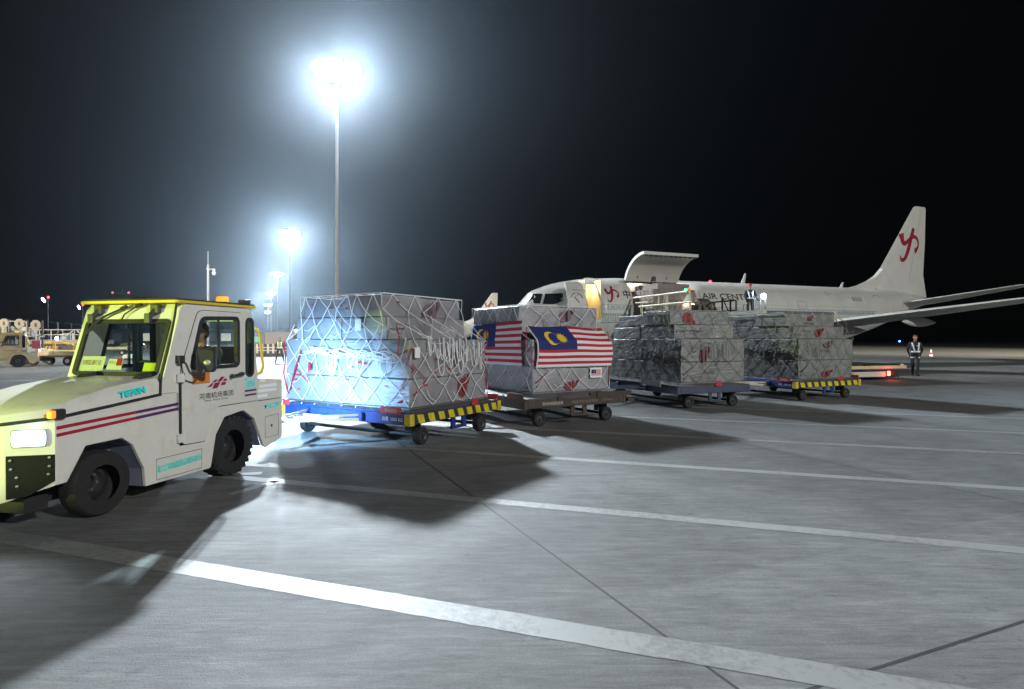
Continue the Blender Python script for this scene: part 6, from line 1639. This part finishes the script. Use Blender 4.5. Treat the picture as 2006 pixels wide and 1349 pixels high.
# raised walkway with railings further back
t = thing('raised_walkway', 'pale raised walkway with railings and a striped end behind the parked trailers', 'walkway', (-46.5, 61, 0), R(2))
m = MB(); m.box(-9, 5, -1, 1, 1.15, 1.60); m.build('deck_beam', mat('walkway_grey', (.24, .22, .22), .6, noise=.2), t)
m = MB(); m.box(-9, 5, -.9, .9, 0, .5); m.build('base', mat('walkway_pale', (.40, .38, .36), .6, noise=.2), t)
m = MB(); m.box(-8.5, 3, -.7, .7, .5, 1.15); m.build('underframe', mat('stand_dark', (.04, .04, .045), .6), t)
m = MB()
for i in range(12): m.tube([(-8 + 1.15 * i, -.95, 1.6), (-8 + 1.15 * i, -.95, 2.6)], .045, 5)
m.tube([(-8, -.95, 2.6), (4.7, -.95, 2.6)], .05, 5); m.tube([(-8, -.95, 2.1), (4.7, -.95, 2.1)], .035, 5); m.tube([(1.2, -.95, 1.65), (2.2, -.95, 2.5)], .06, 5); m.tube([(2.6, -.95, 2.5), (3.6, -.95, 1.7)], .06, 5); m.build('railing', mat('rail_pale', (.45, .44, .42), .5), t)
for i in range(5):
    m = MB(); m.prism([(-.9 + .34 * i, .68), (-.72 + .34 * i, .68), (-.58 + .34 * i, .95), (-.76 + .34 * i, .95)], -1.02, -1.001, 'y'); m.build('hazard_stripe', mat('hazard_orange', (.60, .28, .03), .5), t)
for i, x in enumerate((-5.2, .7)):
    m = MB(); m.ell((x, -1.1, 1.75), .16, 10, 7); m.build('lamp', emis('small_cold_lamp', (.8, .9, 1.0), 14), t)
# white cover seen through the windscreen
cvr = thing('luggage_pod', 'low white rounded luggage pod glimpsed through the tractor windscreen', 'luggage pod', (-30.6, 48, 0), R(5))
m = MB(); m.loft([[(x * .55 * w, y * .5 * w, z) for x, y in rrect(-1, 1, -1, 1, .35, 4)] for z, w in ((.10, 1), (.30, 1), (.40, .9), (.43, .6))]); m.build('cover', mat('pod_white', (.6, .6, .58), .5), cvr, smooth=50)
m = MB(); m.box(-.5, .5, -.4, .4, .0, .10); m.build('skid', M_black, cvr)
# lamp posts and lit apron lamps
def apron_lamp(px, ytop, H, label):
    Y = (H - 1.57) * 1168 / (665 - ytop); x = (px - 1003) / 1168 * Y
    t = thing('apron_lamp', label, 'lamp post', (x, Y, 0), 0, 'lit lamp posts on the far left')
    m = MB(); m.tube([(0, 0, 0), (0, 0, H)], .20, 8, r1=.12); m.build('pole', M_mast, t, smooth=40)
    m = MB(); Mx = Matrix.Translation((-.75, 0, H - .35)) @ Matrix.Rotation(R(-35), 4, 'Y'); m.box(-.22, .22, -.30, .30, -.5, .5, 0, Mx); m.tube([(0, 0, H - .3), (-.6, 0, H - .3)], .06, 6); m.build('lamp_head', M_dark, t)
    m = MB(); m.box(-.30, -.225, -.28, .28, -.46, .46, 0, Mx); m.box(-.2, .2, -.36, -.305, -.45, .45, 0, Mx); m.build('lamp_glow', emis('apron_lamp_glow', (.80, .92, 1.0), 30), t)
    m = MB(); m.ell((.12, 0, H + .22), .22, 10, 7); m.build('red_beacon', emis('mast_red', (1.0, .05, .05), 9), t)
apron_lamp(94, 583, 11.0, 'lit lamp post with a red beacon, left of the two')
apron_lamp(162, 598, 11.0, 'lit lamp post with a red beacon, close to the tractor windscreen')
def street_arm(px, ytop, H, label):
    Y = (H - 1.57) * 1168 / (665 - ytop); x = (px - 1003) / 1168 * Y
    t = thing('street_lamp', label, 'street lamp', (x, Y, 0), 0, 'pale street lamps on the far left')
    m = MB(); m.tube([(0, 0, 0), (0, 0, H)], .11, 8); m.build('pole', M_steel, t)
    m = MB(); m.tube([(0, 0, H - .25), (-.9, 0, H), (-1.0, 0, H)], .05, 6); m.tube([(0, 0, H - .25), (.3, 0, H - .35)], .05, 6); m.box(-1.5, -.9, -.14, .14, H - .04, H + .06); m.build('arm', M_steel, t)
    return t
street_arm(113, 630, 4.6, 'pale unlit street lamp with one arm above the blue cabinet')
street_arm(161, 634, 4.6, 'pale unlit street lamp beside the tractor windscreen pillar')
t = street_arm(140, 632, 5.4, 'faint unlit street lamp between two brighter street lamps')
cbn = thing('blue_cabinet', 'small pale blue equipment cabinet on the raised walkway', 'cabinet', (-46.6, 62.2, 1.6), 0)
m = MB(); m.box(-.35, .35, -.25, .25, 0, .62); m.build('housing', mat('cabinet_blue', (.20, .32, .42), .5), cbn, bevel=.02)
m = MB(); m.box(-.30, .30, -.265, -.251, .05, .57); m.build('door', mat('cabinet_blue', (.20, .32, .42), .5), cbn)
# control tower and terminal in the haze
tw = thing('control_tower', 'dim flared control tower with two red lamps above the tractor roof', 'control tower', (-209, 320, 0), 0)
M_tower = mat('tower_concrete', (.10, .11, .13), .7)
m = MB(); m.tube([(0, 0, 0), (0, 0, 19)], 2.6, 14); m.build('shaft', M_tower, tw, smooth=40)
m = MB(); m.lathe([(2.6, 18), (4.6, 22.5), (4.6, 23.0)], 16); m.build('flared_base', M_tower, tw)
m = MB(); m.lathe([(4.2, 23.0), (4.9, 26.0)], 16); m.build('cab_glazing', mat('tower_glass', (.03, .04, .05), .1), tw)
m = MB(); m.lathe([(0, 26.6), (5.0, 26.4), (5.0, 26.0), (0, 26.0)], 16); m.tube([(0, 0, 26.5), (0, 0, 29)], .12, 6); m.build('roof', M_tower, tw)
for x in (-4.2, 4.4):
    m = MB(); m.ell((x, -1.5, 26.9), .42, 10, 7); m.build('red_lamp', emis('tower_red', (1.0, .06, .06), 7), tw)
tb = thing('terminal_building', 'long low dim terminal building along the left horizon', 'building', (-190, 250, 0), R(4))
m = MB(); m.box(-130, 105, 0, 22, 0, 5.6); m.build('wall', mat('terminal_wall', (.16, .16, .165), .7, noise=.2, nscale=.2), tb)
m = MB(); m.box(-132, 107, -2.5, 24, 5.61, 6.2); m.build('roof', M_tower, tb)
for i in range(36):
    m = MB(); m.box(-126 + 6.4 * i, -122 + 6.4 * i, -.08, -.01, 1.2, 4.4); m.build('window', emis('terminal_window', (.20, .22, .24), .12) if i % 5 else emis('terminal_window_lit', (.9, .85, .7), .8), tb)
for i, (px, Y, z) in enumerate(((506, 120, 2.9), (524, 150, 3.0), (570, 140, 2.9))):
    pass
